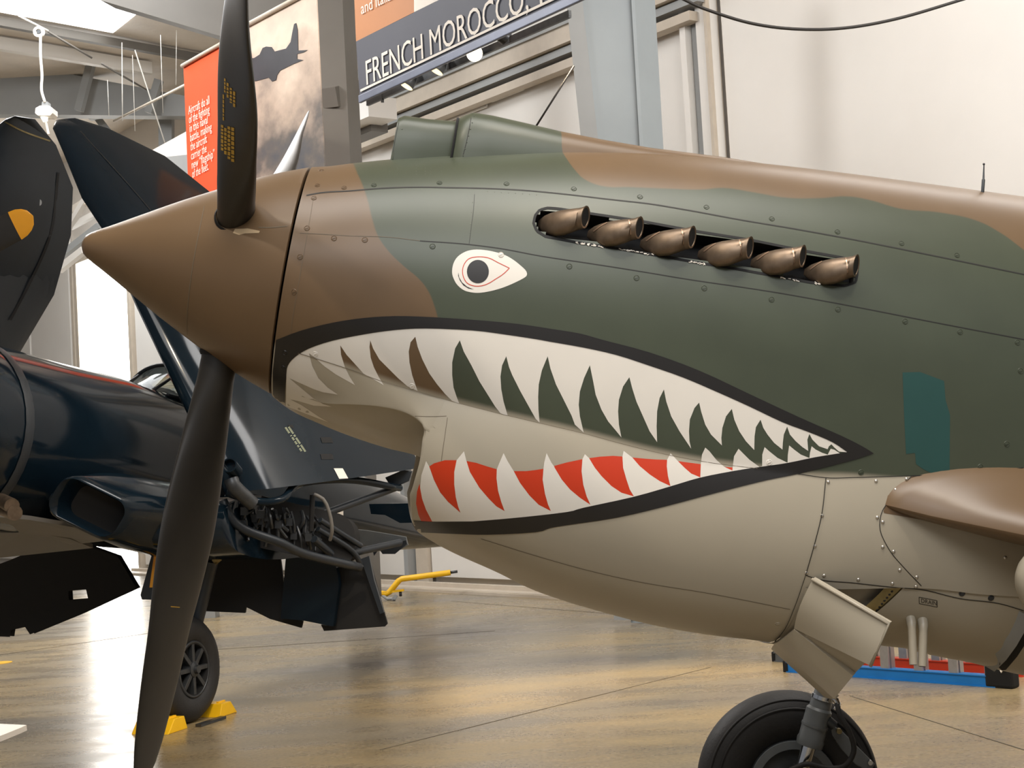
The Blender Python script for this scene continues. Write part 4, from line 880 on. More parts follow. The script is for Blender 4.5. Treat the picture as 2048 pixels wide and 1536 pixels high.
# --- fasteners: one template of each, copied
def template(nm, prof, slot, m):
    o = MB().lathe((0, 0, 0), (0, 0, 1), prof, 16, True)
    if slot: o.box((0, 0, prof[0][0] + 0.0006), (1, 0.3, 0), (-0.3, 1, 0), (0, 0, 1), slot, slot * 0.16, 0.0012)
    me = bpy.data.meshes.new(nm); me.from_pydata(o.v, [], o.f); me.polygons.foreach_set('use_smooth', [True] * len(me.polygons)); me.set_sharp_from_angle(angle=R(40)); me.materials.append(m); return me
dz = [(0.0014, 0.0), (0.0014, 0.0052), (0.0006, 0.0058), (0.0006, 0.0072), (0.0016, 0.0080), (0.0, 0.0092)]
T_green = template('fastener_green', dz, 0.011, MT['green_paint']); T_brown = template('fastener_brown', dz, 0.011, MT['brown_paint']); T_white = template('fastener_white', dz, 0.011, MT['white_tooth'])
T_black = template('fastener_black', dz, 0.011, MT['black_line'])
T_screw = template('screw_bright', [(0.0034, 0.0), (0.0030, 0.0030), (0.0016, 0.0050), (0.0, 0.0056)], 0.0, mat('screw_steel', S(206, 200, 190), 0.28, metal=0.8))
T_grey = template('fastener_grey', dz, 0.011, MT['grey_paint']); T_bolt = template('bolt_dark', [(0.003, 0.0), (0.003, 0.006), (0.001, 0.007), (0.001, 0.009), (0.0, 0.010)], 0.0, MT['metal_dark'])
T_bolt_small = template('rivet_dark', [(0.002, 0.0), (0.0015, 0.003), (0.0, 0.004)], 0.0, MT['seam'])
T_rivet = template('rivet_small', [(0.0014, 0.0), (0.001, 0.0018), (0.0, 0.0024)], 0.0, MT['green_paint'])
def fix(nm, me, pts, parent, bvh=None, off=0.0):
    for (x, y) in pts:
        p, n = cast(x, y, bvh, off)
        if p is None: continue
        o = link(nm, me, parent); q_ = Vector(n).to_track_quat('Z', 'Y').to_matrix().to_4x4(); q_.translation = Vector(p - fbase); o.matrix_basis = q_
fix('fastener', T_green, [(748, 370.5), (879, 366), (1013, 368), (1147.7, 378), (1280, 394), (1413, 414.5), (1543.6, 438), (1675, 464), (1803, 487), (1914, 511), (865, 493), (1138.6, 533), (1273, 556), (1408.5, 576.5), (1543, 599.4), (1675.8, 619), (1810, 643), (1920, 664), (2035, 685), (2041, 742), (2013.5, 888), (1960.8, 934), (1722, 945)], cowl)
fix('fastener', T_brown, [(642.7, 341), (635, 371), (688.4, 376), (628, 396.5), (614, 456.5), (668, 476.8), (729.7, 480), (600.4, 514), (588, 584)], cowl)
fix('fastener', T_white, [(1001.8, 509.7), (630.6, 708), (824, 772)], cowl, None, 0.0006); fix('fastener', T_white, [(1538, 925)], cowl, None, 0.0016)
fix('fastener', T_black, [(570, 704.7), (567, 735)], cowl, None, 0.0011); fix('fastener', T_grey, [(1555.5, 1247.7)], chin)
fix('screw', T_screw, [(1656.4, 963.9), (1752, 962), (1813, 958), (1791, 979.5), (1811, 975.6), (1644, 1031), (1629.4, 1092), (1613, 1146), (1648, 1151), (1716.6, 1159), (1784.7, 1167), (1832, 1173), (1833.5, 1154), (1799.6, 1140), (1787, 1103), (1765.4, 1094), (1765.4, 1044), (1754.4, 1034.8), (2010, 1115)], sidep, None, 0.001)
fix('bolt', T_bolt, [(1924, 1186.7), (1982, 1195.9)], sidep, None, 0.001)
fix('rivet', T_rivet, [(948 - k * 3.6, 232 + k * 13.2) for k in range(7)], scoopB, SCB); fix('rivet', T_rivet, [(804, 258)], scoopA, SCB)
riv = [(x, y) for x in (716, 733, 779, 796, 833, 851, 862, 883) for y in (330, 336, 342, 348) if not (x < 800 and y < 333)] + [(975 + k * 14, 382.5 + 0.07 * k * 14 + 0.6) for k in range(8)] + [(945, 405), (943, 425), (941, 448), (940, 466)]
fix('rivet', T_rivet, riv, cowl, None, -0.0008)
# aerial / sight post on the cowl top
p = W(hitA(1966, 384)); q_ = at(1968, 326, float((p - CAM) @ FW))
MB().tube([p - EZ * .02, p + (q_ - p) * .42, p + (q_ - p) * .45, p + (q_ - p) * .93], [.0055, .0055, .0036, .0018], 10).build('sight_post', MT['metal_dark'], fighter, True, 40)
MB().lathe(q_ - EZ * 0.004, EZ, [(-.004, 0), (-.003, .003), (0, .0042), (.003, .003), (.004, 0)], 10).build('sight_bead', MT['metal_dark'], fighter, True)
# --- wing root fillet and gear fairing
MT['fillet'] = MT['brown_paint']
def fillet(sgn=1):
    """a blunt leading edge that grows out of the fuselage side, sweeping aft towards the tip"""
    le = [(-0.40, 1.88, -0.405), (-0.455, 1.895, -0.405), (-0.49, 1.95, -0.41), (-0.53, 2.03, -0.418), (-0.60, 2.15, -0.425), (-0.72, 2.30, -0.435), (-0.85, 2.45, -0.45), (-1.0, 2.56, -0.46)]
    up_rows, lo_rows = [], []
    for (y, x, z) in le:
        ru, rl = [], []
        for d in np.linspace(0, 1, 18) ** 1.8 * 1.0:
            xx = x + d * (2.95 - x); th = math.sqrt(max(d, 0)) * 0.245 * (1 - 0.30 * d); tu = math.sqrt(max(d, 0)) * (1 - 0.42 * d) * np.interp(-y, [.40, .47, .62, 1.0], [.40, .35, .22, .20]); ru.append(W(np.array([xx, y * sgn, z + tu]))); rl.append(W(np.array([xx, y * sgn, z - th * 0.33])))
        up_rows.append(ru); lo_rows.append(rl)
    return up_rows, lo_rows
u_, l_ = fillet()
wing = thing
o = MB().loft(u_, False, False).build('wing_root_fillet', MT['brown_paint'], fighter, True); oL = MB().loft(l_, False, False).build('wing_root_underside', MT['brown_paint'], fighter, True)
decal('brown_camouflage', [(1824, 952.5), (1906, 950), (1987, 945.5), (2047, 936.5), (2047, 1040), (1900, 1050), (1768, 1026), (1766.8, 1021.8), (1772.6, 1008.8), (1795.4, 984)], MT['brown_paint'], sidep, 0.0007)
# --- cowl flaps
def flap(corners, out, nm, th=0.014):
    """corners: (px, py, y) hinge-top, tip-top, tip-bottom, hinge-bottom"""
    P = [W(mid(a, b_, y)) for a, b_, y in corners]; n = nrm(np.cross(P[1] - P[0], P[3] - P[0]))
    if np.dot(n, CAM - P[0]) < 0: n = -n
    N_ = 7; g = [[(P[0] * (1 - u) + P[1] * u) * (1 - v) + (P[3] * (1 - u) + P[2] * u) * v + n * (0.02 * math.sin(math.pi * v)) * (1 - 0.5 * u) for v in np.linspace(0, 1, N_)] for u in np.linspace(0, 1, N_)]
    o = MB(); fr_ = [p for r_ in g for p in r_]; bk = [p - n * th for p in fr_]; o.v = [tuple(p) for p in fr_ + bk]; M_ = N_ * N_
    for i in range(N_ - 1):
        for j in range(N_ - 1):
            a = i * N_ + j; o.f += [(a, a + 1, a + N_ + 1, a + N_), (M_ + a, M_ + a + N_, M_ + a + N_ + 1, M_ + a + 1)]
    edge = [i for i in range(N_)] + [i * N_ + N_ - 1 for i in range(1, N_)] + [(N_ - 1) * N_ + j for j in range(N_ - 2, -1, -1)] + [i * N_ for i in range(N_ - 2, 0, -1)]
    for i in range(len(edge)): a, b_ = edge[i], edge[(i + 1) % len(edge)]; o.f.append((a, M_ + a, M_ + b_, b_))
    f_ = o.build(nm, MT['grey_paint'], fighter, True, 35)
    return f_, P, n
f1_, P1, n1_ = flap([(1626, 1157, -.445), (1779, 1246, -.60), (1742, 1332, -.56), (1588, 1257, -.34)], 1, 'cowl_flap')
MB().tube([P1[0] + n1_ * .006, P1[1] + n1_ * .004, P1[2] + n1_ * .004], .005, 8).build('flap_flange', MT['grey_paint'], f1_, True)
f2_, P2, n2_ = flap([(1588, 1259, -.34), (1706, 1352, -.42), (1668, 1398, -.30), (1547, 1287, -.16)], 1, 'cowl_flap')
flap([(1592, 1248, -.325), (1738, 1318, -.50), (1702, 1353, -.36), (1600, 1264, -.315)], 1, 'cowl_flap_gusset')
flap([(1549, 1287, -.14), (1672, 1398, -.26), (1640, 1384, .10), (1552, 1292, .16)], 1, 'cowl_flap')
FLB = bvh_of(FLV)
for k in range(8): fix('rivet', T_bolt_small, [(1784 - k * 5.0, 1183 + k * 6.2)], belly, FLB, 0.0)
# --- drain pipes, stencil
def drain(p0, p1, w):
    a, n = cast(*p0); a = a if a is not None else W(mid(*p0, -.36)); y = float(Lc(a)[1]); b_ = W(mid(p1[0], p1[1], y - 0.02)); r_ = w / 2 / F * float((a - CAM) @ FW)
    d_ = MB().tube([a - n * 0.02, a + n * .012 + (b_ - a) * 0.05, a + n * .016 + (b_ - a) * .14, b_ + n * .014], [r_ * 1.25, r_ * 1.2, r_, r_], 18).build('drain_pipe', MT['grey_paint'], fighter, True, 40)
    MB().lathe(b_ + n * .014, nrm(b_ - a), [(-0.005, r_ * .8), (0.001, r_ * .8), (0.001, 0)], 14).build('pipe_bore', MT['black'], d_)
drain((1821, 1236), (1825, 1322), 16); drain((1845, 1240), (1843, 1325), 17)
fp = [(1838, 1194), (1874, 1201), (1874.5, 1214), (1838.5, 1207)]
[ribbon('label_border', [fp[i - 1], fp[i]], 1.1, MT['seam'], belly, 0.001, step=6) for i in range(4)]
def skin_text(body, o_, ux, uy, size, m, parent, bvh=None):
    def tw(x, y):
        px = o_[0] + ux[0] * x * size + uy[0] * y * size; py = o_[1] + ux[1] * x * size + uy[1] * y * size; p, n = cast(px, py, bvh, 0.0012); return p if p is not None else at(px, py, 4.7)
    text_mesh(body, 1.0, m, 'lettering', parent, tw)
skin_text('DRAIN', (1841.5, 1204.5), (0.93, 0.18), (0.0, -1.0), 11.5, MT['seam'], belly)
# gear door edge at the far right of the belly
band = [(2036, 1222), (2022, 1256), (1998, 1300), (1972, 1330), (1990, 1338), (2012, 1318), (2034, 1280), (2050, 1242)]
decal('wheel_well', [(2034, 1240), (2026, 1276), (2002, 1312), (1996, 1340), (2012, 1338), (2034, 1312), (2060, 1272), (2060, 1226)], MT['black'], belly, 0.003)
pr_ = [cast(*p, None, 0.0)[0] for p in ((2038, 1222), (2028, 1248), (2010, 1280), (1990, 1308), (1968, 1331))]
pr_ = [p for p in pr_ if p is not None]
if len(pr_) > 2:
    MB().loft([[p + np.cross(nrm(EX), EZ) * 0 + EX * 0.0 - EY * .002, p + EX * .034 - EY * .012 - EZ * 0.012, p + EX * .036 - EY * .004 - EZ * 0.014, p + EX * .002 + EY * .004] for p in pr_], True, True).build('wheel_door_edge', MT['steel_grey'], fighter, True, 40)
gf = MB(); c = W(np.array([2.64, -.76, -.55]))
gf.loft([[c + EX * (-.42 * math.cos(u)) + (-EY * math.cos(a) * .17 + EZ * math.sin(a) * .20) * math.sin(u) for a in np.linspace(0, 2 * math.pi, 28, endpoint=False)] for u in np.linspace(0.02, 1.5, 14)], True, True)
gf.build('gear_fairing', MT['grey_paint'], fighter, True)
# --- rear fuselage, canopy and wings run on out of the frame
sc0 = secA(np.full(64, 3.2), np.linspace(0, 2 * np.pi, 64, endpoint=False))
rows = []
for x_, k_, dz_ in ((3.19, 1.0, 0.0), (3.8, .96, 0.0), (4.6, .84, .02), (5.6, .64, .08), (6.8, .42, .14), (8.0, .22, .20), (8.6, .08, .22)):
    g_ = sc0.copy(); g_[:, 0] = x_; g_[:, 1] *= k_; g_[:, 2] = g_[:, 2] * k_ + dz_; rows.append(list(W(g_)))
MB().loft(rows, True, True).build('rear_fuselage', MT['green_paint'], fighter, True, 50)
MT['clear'] = bpy.data.materials.new('cockpit_glazing'); MT['clear'].use_nodes = True; b = MT['clear'].node_tree.nodes['Principled BSDF']; b.inputs['Transmission Weight'].default_value = .9; b.inputs['Roughness'].default_value = .04; b.inputs['IOR'].default_value = 1.2
def hood(x_, w_, z0_, z1_): return [W(np.array([x_, -w_ * math.cos(a), z0_ + (z1_ - z0_) * math.sin(a)])) for a in np.linspace(0, math.pi, 18)]
hs = [hood(2.95, .30, .68, .76), hood(3.35, .33, .70, 1.10), hood(3.9, .34, .70, 1.16), hood(4.5, .30, .64, 1.02), hood(5.2, .16, .58, .76)]
MB().loft(hs, False, False).build('canopy', MT['clear'], fighter, True)
for h_ in hs[1:4]: MB().tube(h_, .014, 8).build('canopy_frame', MT['green_paint'], fighter, True)
def wing_rows(sg):
    rows = []
    for y_, x_, c_, z_, t_ in ((.42, 2.72, 2.3, -.44, .30), (.95, 2.62, 2.35, -.44, .32), (2.0, 2.66, 2.1, -.34, .28), (3.1, 2.74, 1.85, -.24, .23)):
        r_ = []
        for s_ in (1, -1):
            for u in ((1 - np.cos(np.linspace(0, math.pi, 16))) / 2)[::(1 if s_ > 0 else -1)][(0 if s_ > 0 else 1):(16 if s_ > 0 else 15)]:
                h_ = t_ * (2.97 * math.sqrt(u) - 1.26 * u - 3.5 * u ** 2 + 2.84 * u ** 3 - 1.05 * u ** 4) / 2; r_.append(W(np.array([x_ + u * c_, y_ * sg, z_ + h_ * (1.1 if s_ > 0 else -.8)])))
        rows.append(r_)
    return rows
for sg in (-1, 1): MB().loft(wing_rows(sg), True, True).build('wing', MT['brown_paint'], fighter, True, 60)
# --- far main wheel and leg
wc = at(1575, 1565, 6.40); axl = nrm(EY - 0.02 * EZ)
o = MB().lathe(wc, axl, [(-.055, .165), (-.085, .19), (-.105, .24), (-.112, .29), (-.104, .325), (-.086, .352), (-.060, .370), (-.02, .379), (.02, .379), (.06, .370), (.086, .352), (.104, .325), (.112, .29), (.105, .24), (.085, .19), (.055, .165)], 96)
tyre = o.build('tyre', MT['rubber'], fighter, True, 50)
for rr_, dd in ((.352, -.0885), (.318, -.1085)): MB().lathe(wc, axl, [(dd - .003, rr_ - .004), (dd - .005, rr_), (dd - .002, rr_ + .004), (dd + .004, rr_ + .003), (dd + .004, rr_ - .004)], 96).build('tyre_bead', MT['rubber'], tyre, True)
MB().lathe(wc, axl, [(-.100, .0), (-.100, .06), (-.092, .10), (-.092, .158), (-.098, .168), (-.098, .184), (-.086, .188), (-.05, .188), (.05, .17), (.06, .0)], 72).build('brake_drum', MT['metal_dark'], fighter, True, 40)
MB().lathe(wc + axl * -.099, axl, [(0, .150), (-.004, .152), (-.004, .184), (0, .186)], 72).build('brake_ring', MT['gear_grey'], fighter, True, 40)
t0 = at(1652, 1372, 6.22); t1 = at(1607, 1530, 6.22); dleg = nrm(t1 - t0)
lg = MB().tube([t0 - dleg * .25, t0 + dleg * .045, t0 + dleg * .05, t0 + dleg * .09, t0 + dleg * .10, t0 + dleg * .215, t0 + dleg * .225, t0 + dleg * .25], [.040, .040, .042, .044, .052, .052, .056, .054], 28)
leg = lg.build('landing_gear_leg', MT['gear_grey'], fighter, True, 35)
MB().tube([t0 + dleg * .245, t0 + dleg * .36], .029, 24).build('oleo_piston', MT['chrome'], leg, True, 40)
MB().lathe(t0 + dleg * .048, dleg, [(-.008, .040), (-.008, .046), (.008, .046), (.008, .040)], 28).build('clamp_band', MT['chrome'], leg, True, 40)
MB().lathe(t0 + dleg * .165, dleg, [(-.005, .050), (-.005, .0545), (.005, .0545), (.005, .050)], 28).build('clamp_band', MT['gear_grey'], leg, True, 40)
MB().tube([t0 + dleg * .34, t0 + dleg * .42, wc - axl * .12], [.04, .045, .04], 20).build('axle_fork', MT['metal_dark'], leg, True, 40)
MB().tube([at(1655, 1440, 6.2), at(1668, 1452, 6.2)], [.020, .020], 14).build('torque_link_lug', MT['metal_dark'], leg, True, 40)
MB().prism(px_poly([(1660, 1448), (1684, 1462), (1712, 1490), (1750, 1528), (1742, 1545), (1712, 1530), (1684, 1500), (1664, 1470)], 6.22), (0, .03, 0)).build('torque_link', MT['gear_grey'], leg, bevel=.004)
MB().lathe(at(1741, 1526, 6.20), FW, [(0, 0), (0, .010), (.02, .010)], 12).build('link_pin', MT['chrome'], leg); MB().lathe(at(1679, 1463, 6.20), FW, [(0, 0), (0, .011), (.02, .011)], 12).build('link_pin', MT['zinc'], leg)
MB().tube(px_line([(1672, 1398, 6.15), (1680, 1430, 6.12), (1698, 1462, 6.10), (1708, 1500, 6.10), (1690, 1532, 6.10), (1655, 1536, 6.12), (1615, 1528, 6.14), (1580, 1540, 6.14)], 30), .011, 10).build('brake_hose', MT['rubber'], leg, True)
MB().tube(px_line([(1668, 1395, 6.15), (1676, 1410, 6.14), (1670, 1420, 6.14)], 8), .012, 8).build('hose_fitting', MT['chrome'], leg, True)
# ------------------------------------------------------------------ the dark navy folded-wing airplane behind
yw, pt_ = R(20), R(8)
CA = np.array([math.sin(yw) * math.cos(pt_), math.cos(yw) * math.cos(pt_), -math.sin(pt_)]); CP = np.array([math.cos(yw), -math.sin(yw), 0.0]); CU = np.cross(CP, CA)
if CU[2] < 0: CU = -CU
CN = at(-230, 835, 10.0)
navy = thing('carrier_airplane', 'glossy dark navy airplane with folded wings and open flaps', 'airplane', (CN[0] + 0.8, CN[1] + 3.0, 0.0))
def cw(s, p, u): return CN + CA * s + CP * p + CU * u
def ring(s, rw, ru, rd, n=40, k=2.0):
    r_ = []
    for a in np.linspace(0, 2 * math.pi, n, endpoint=False):
        c, s_ = math.cos(a), math.sin(a); r_.append(cw(s, rw * math.copysign(abs(c) ** (2 / k), c), (ru if s_ > 0 else rd) * math.copysign(abs(s_) ** (2 / k), s_)))
    return r_
cwl = MB().loft([ring(0.02, .52, .52, .52), ring(-.02, .56, .56, .56), ring(-.02, .60, .60, .60), ring(.05, .645, .645, .645), ring(.2, .665, .665, .665), ring(.50, .67, .67, .67), ring(.58, .66, .66, .66)], True, True)
cwl.build('engine_cowl', MT['navy'], navy, True, 45)
MB().loft([ring(.57, .668, .668, .668), ring(.60, .675, .675, .675), ring(.66, .668, .668, .668)], True, False).build('cowl_flap_ring', MT['navy_flat'], navy, True, 40)
fus = MB().loft([ring(.62, .657, .657, .657), ring(1.5, .64, .66, .66), ring(2.2, .62, .68, .66, k=2.1), ring(3.0, .60, .66, .66, k=2.2), ring(4.0, .58, .64, .64, k=2.2), ring(5.0, .52, .58, .58, k=2.1), ring(6.2, .42, .48, .48), ring(7.6, .28, .36, .34), ring(9.4, .10, .20, .16)], True, True)
fo = fus.build('fuselage', MT['navy'], navy, True, 60); FUSB = bvh_of((fus.v, fus.f))
# canopy: glass with frames
MT['glass'] = bpy.data.materials.new('canopy_glass'); MT['glass'].use_nodes = True; b = MT['glass'].node_tree.nodes['Principled BSDF']; b.inputs['Base Color'].default_value = (.85, .95, .92, 1); b.inputs['Transmission Weight'].default_value = .9; b.inputs['Roughness'].default_value = .05; b.inputs['IOR'].default_value = 1.15
def arc(s, w, z0, h, n=14): return [cw(s, w * math.cos(a), z0 + h * math.sin(a)) for a in np.linspace(0, math.pi, n)]
cs = [(2.75, .34, .58, .05), (3.15, .36, .58, .34), (3.6, .37, .56, .42), (4.2, .36, .54, .42), (4.8, .28, .54, .24), (5.2, .14, .53, .10)]
MB().loft([arc(*c) for c in cs], False, False).build('canopy', MT['glass'], navy, True)
for c in cs[1:4]: MB().tube(arc(c[0], c[1] + .008, c[2], c[3] + .008, 20), .02, 8).build('canopy_frame', MT['navy_flat'], navy, True)
for p in (0, 4, 9, 13): MB().tube([arc(*c)[p] for c in cs[:5]], .016, 8).build('canopy_frame', MT['navy_flat'], navy, True)
# propeller blade with yellow tip, seen at the left edge
def flat_blade(p, q_, w0, w1, th, nm, m, par, tipfrac=None):
    p, q_ = np.array(p), np.array(q_); a = nrm(q_ - p); sd = nrm(np.cross(a, FW)); n = np.cross(sd, a); rings = []
    for u in np.concatenate([np.linspace(0, .86, 10), [.91, .95, .98, 1.0]]):
        w = (w0 + (w1 - w0) * math.sin(min(u, .75) / .75 * math.pi / 2)) * (1 if u <= .86 else math.sqrt(max(0.004, 1 - ((u - .86) / .14) ** 2)))
        rings.append([p + a * u * np.linalg.norm(q_ - p) + sd * math.cos(t) * w / 2 + n * math.sin(t) * th / 2 * (1.05 - u) for t in np.linspace(0, 2 * math.pi, 16, endpoint=False)])
    return rings
rg_ = flat_blade(at(-190, 572, 9.6), at(66, 432, 9.45), .18, .19, .09, '', None, None)
bl = MB().loft(rg_[:10], True, True).build('propeller_blade', MT['black_prop'], navy, True, 50)
MB().loft(rg_[9:], True, True).build('blade_tip', MT['orange_yellow'], bl, True, 50)
# folded outer wing panels: lofted aerofoils between leading and trailing edge
def airfoil(le, te, thick, out, n=14):
    le, te = np.array(le), np.array(te); c = te - le; o_ = nrm(out - nrm(c) * np.dot(out, nrm(c))); up_, dn = [], []
    for u in (1 - np.cos(np.linspace(0, math.pi, n))) / 2:
        y = thick * (2.97 * math.sqrt(u) - 1.26 * u - 3.5 * u ** 2 + 2.84 * u ** 3 - 1.05 * u ** 4) / 2
        up_.append(le + c * u + o_ * y); dn.append(le + c * u - o_ * y * .8)
    return up_ + dn[::-1][1:-1]
le_px = [(452, 985, 11.3), (408, 890, 11.35), (365, 800, 11.4), (275, 612, 11.6), (205, 455, 11.75), (165, 395, 11.8), (128, 305, 11.9), (106, 256, 12.0), (112, 240, 12.05)]
te_px = [(845, 935, 13.1), (790, 850, 13.1), (715, 745, 13.1), (600, 590, 13.1), (500, 470, 13.05), (430, 392, 13.0), (330, 312, 12.8), (215, 256, 12.4), (150, 236, 12.15)]
th_ = [.42, .40, .38, .33, .28, .24, .18, .11, .04]
rgs = [airfoil(at(*a), at(*b_), t_, CP * 0.9 - FW * .6) for a, b_, t_ in zip(le_px, te_px, th_)]
pw = MB().loft(rgs, True, True); port = pw.build('folded_wing', MT['navy'], navy, True, 60); port['label'] = 'folded wing panel on the right, rising above the brown spinner'
PWB = bvh_of((pw.v, pw.f))
le2 = [(-160, 780, 12.2), (-130, 600, 12.3), (-90, 420, 12.4), (-40, 280, 12.5), (10, 240, 12.5), (30, 232, 12.5)]
te2 = [(40, 705, 13.6), (108, 590, 13.6), (142, 470, 13.5), (146, 375, 13.4), (112, 290, 13.1), (70, 238, 12.8)]
rgs = [airfoil(at(*a), at(*b_), t_, -CP * .4 - FW) for a, b_, t_ in zip(le2, te2, [.38, .36, .32, .22, .12, .04])]
sw = MB().loft(rgs, True, True).build('folded_wing', MT['navy_flat'], navy, True, 60); sw['label'] = 'folded wing panel on the left behind the yellow-tipped blade'
SWB = bvh_of((MB().loft(rgs, True, True).v, MB().loft(rgs, True, True).f))
ribbon('aileron_gap', [(116, 345), (100, 470), (62, 560), (20, 640)], 5, MT['black'], sw, .004, SWB)
ribbon('aileron_gap', [(0, 238), (45, 262), (100, 282)], 3, MT['zinc'], sw, .004, SWB)
decal('roundel_mark', [(78 + 5 * math.cos(a), 405 + 6.5 * math.sin(a)) for a in np.linspace(0, 6.283, 16, endpoint=False)], MT['steel_grey'], sw, .004, 3, SWB, 2)
# markings on the port panel
for q_ in ([(640, 875), (662, 875), (666, 886), (644, 886)], [(640, 908), (664, 908), (667, 919), (643, 919)], [(576, 850), (585, 850), (587, 856), (578, 856)]): decal('hand_hole', q_, MT['black'], port, .003, 8, PWB)
decal('label_plate', [(667, 937), (685, 937), (696, 957), (678, 958)], MT['white_print'], port, .003, 8, PWB)
o = MB()
for k in range(26):
    x, y = 569 + k * 1.35, 856 + k * 2.0
    for j in (0, 1):
        if random.random() < .82:
            q_ = [cast(x + j * 5 + a, y - j * 3 + b_, PWB, .003)[0] for a, b_ in ((0, 0), (3.4, -1.6), (4.0, -.5), (.6, 1.1))]
            if all(p is not None for p in q_): o.add(q_, [(0, 1, 2, 3)])
o.build('stencil', mat('pale_green_stencil', S(176, 184, 150), .6), port)
ribbon('aileron_gap', [(160, 262), (300, 420), (395, 545)], 2, MT['black'], port, .003, PWB)
# inboard wing with oil-cooler inlet at the root
stn = [((96, 985, 10.75), (230, 960, 13.1), .62), ((160, 1015, 10.8), (330, 985, 13.2), .60), ((250, 1052, 10.95), (430, 1030, 13.2), .58), ((350, 1062, 11.1), (560, 1060, 13.2), .56), ((440, 1050, 11.25), (700, 1085, 13.2), .54)]
rgs = [airfoil(at(*a), at(*b_), t_, CU) for a, b_, t_ in stn]
MB().loft(rgs, True, True).build('inboard_wing', MT['navy'], navy, True, 60)
def rrect(c, ax, ay, w, h, r_, n=6):
    out = []
    for (sx, sy, a0) in ((1, 1, 0), (-1, 1, 90), (-1, -1, 180), (1, -1, 270)):
        for a in np.linspace(R(a0), R(a0 + 90), n): out.append(c + ax * (sx * (w / 2 - r_) + r_ * math.cos(a)) + ay * (sy * (h / 2 - r_) + r_ * math.sin(a)))
    return out
ic = at(178, 1016, 10.6); ia = nrm(at(240, 1046, 10.72) - at(122, 988, 10.55)); iu = nrm(np.cross(ia, nrm(CA))); iu = iu if iu[2] > 0 else -iu
lw = np.linalg.norm(at(246, 1046, 10.72) - at(118, 984, 10.55))
inn_ = [rrect(ic + CA * d, ia, iu, lw * a, .29 * b_, .10 * b_) for d, a, b_ in ((.5, .9, .8), (.05, .93, .86), (0.0, .97, .93), (-.02, 1.02, 1.0), (0.0, 1.08, 1.12), (.06, 1.12, 1.22), (.3, 1.2, 1.5), (.7, 1.3, 1.7), (1.2, 1.35, 1.75))]
il = MB().loft(inn_, True, False).build('oil_cooler_inlet', MT['navy'], navy, True, 60)
MB().loft([rrect(ic + CA * .18, ia, iu, lw * .93, .26, .09), rrect(ic + CA * .19, ia, iu, lw * .93, .26, .09)], True, True).build('inlet_core', MT['black'], il)
# belly and exhaust bits at the far left
for k, (a_, b_) in enumerate((((2, 1000), (24, 1012)), ((6, 1018), (30, 1026)))): MB().tube([at(*a_, 10.1), at(*b_, 9.9)], [.045, .05], 14).build('exhaust_pipe', MT['bronze'], navy, True, 40)
def plate(pts, d, nm, m, th=.03, tilt=(0, 1, 0)): return MB().prism(px_poly(pts, d) if not isinstance(d, list) else [at(x, y, dd) for (x, y), dd in zip(pts, d)], np.array(tilt, float) * th).build(nm, MT[m], navy)
plate([(-40, 1030), (60, 1040), (150, 1055), (210, 1082), (120, 1092), (-40, 1064)], [10.3, 10.6, 10.9, 11.3, 11.4, 11.0], 'cowl_bottom_door', 'steel_dark', .03, (0, 0, 1))
plate([(-40, 1068), (50, 1062), (140, 1078), (186, 1096), (90, 1100), (-40, 1120)], [10.9, 11, 11.2, 11.5, 11.6, 11.4], 'cowl_bottom_door', 'steel_dark', .03, (0, 0, 1))
# flaps
lf = px_poly([(-60, 1150), (20, 1120), (80, 1095), (160, 1085), (235, 1112), (273, 1176), (160, 1228), (60, 1269), (50, 1254), (22, 1260), (20, 1274), (-60, 1270)], 12.6)
o = MB(); hole_ = px_poly([(137, 1182), (172, 1179), (176, 1197), (138, 1200)], 12.6)
outer_ = lf; n0 = len(outer_)
tri = delaunay_2d_cdt([Vector((x, y)) for x, y in [(-60, 1150), (20, 1120), (80, 1095), (160, 1085), (235, 1112), (273, 1176), (160, 1228), (60, 1269), (50, 1254), (22, 1260), (20, 1274), (-60, 1270), (137, 1182), (172, 1179), (176, 1197), (138, 1200)]], [(i, (i + 1) % 12) for i in range(12)] + [(12 + i, 12 + (i + 1) % 4) for i in range(4)], [list(range(12))], 1, 1e-4)
vv, ff = tri[0], [f for f in tri[2] if not (137 < sum(tri[0][i].x for i in f) / 3 < 176 and 1179 < sum(tri[0][i].y for i in f) / 3 < 1200)]
dv = np.array([.02, .05, 0]); nv = len(vv); o.v = [tuple(at(p.x, p.y, 12.6)) for p in vv] + [tuple(at(p.x, p.y, 12.6) + dv) for p in vv]; o.f = [tuple(f) for f in ff] + [tuple(i + nv for i in f)[::-1] for f in ff]
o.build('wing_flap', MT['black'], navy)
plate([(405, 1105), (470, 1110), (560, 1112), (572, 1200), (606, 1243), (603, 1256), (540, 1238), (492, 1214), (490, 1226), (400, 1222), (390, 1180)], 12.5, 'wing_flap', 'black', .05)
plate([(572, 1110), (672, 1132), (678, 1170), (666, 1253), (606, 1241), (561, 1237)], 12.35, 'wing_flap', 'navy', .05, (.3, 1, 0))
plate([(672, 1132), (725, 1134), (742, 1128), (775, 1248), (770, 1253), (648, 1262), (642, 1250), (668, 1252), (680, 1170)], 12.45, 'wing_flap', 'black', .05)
plate([(722, 1118), (738, 1112), (748, 1160), (768, 1225), (760, 1228), (738, 1165)], 12.3, 'flap_end_rib', 'navy_flat', .08)
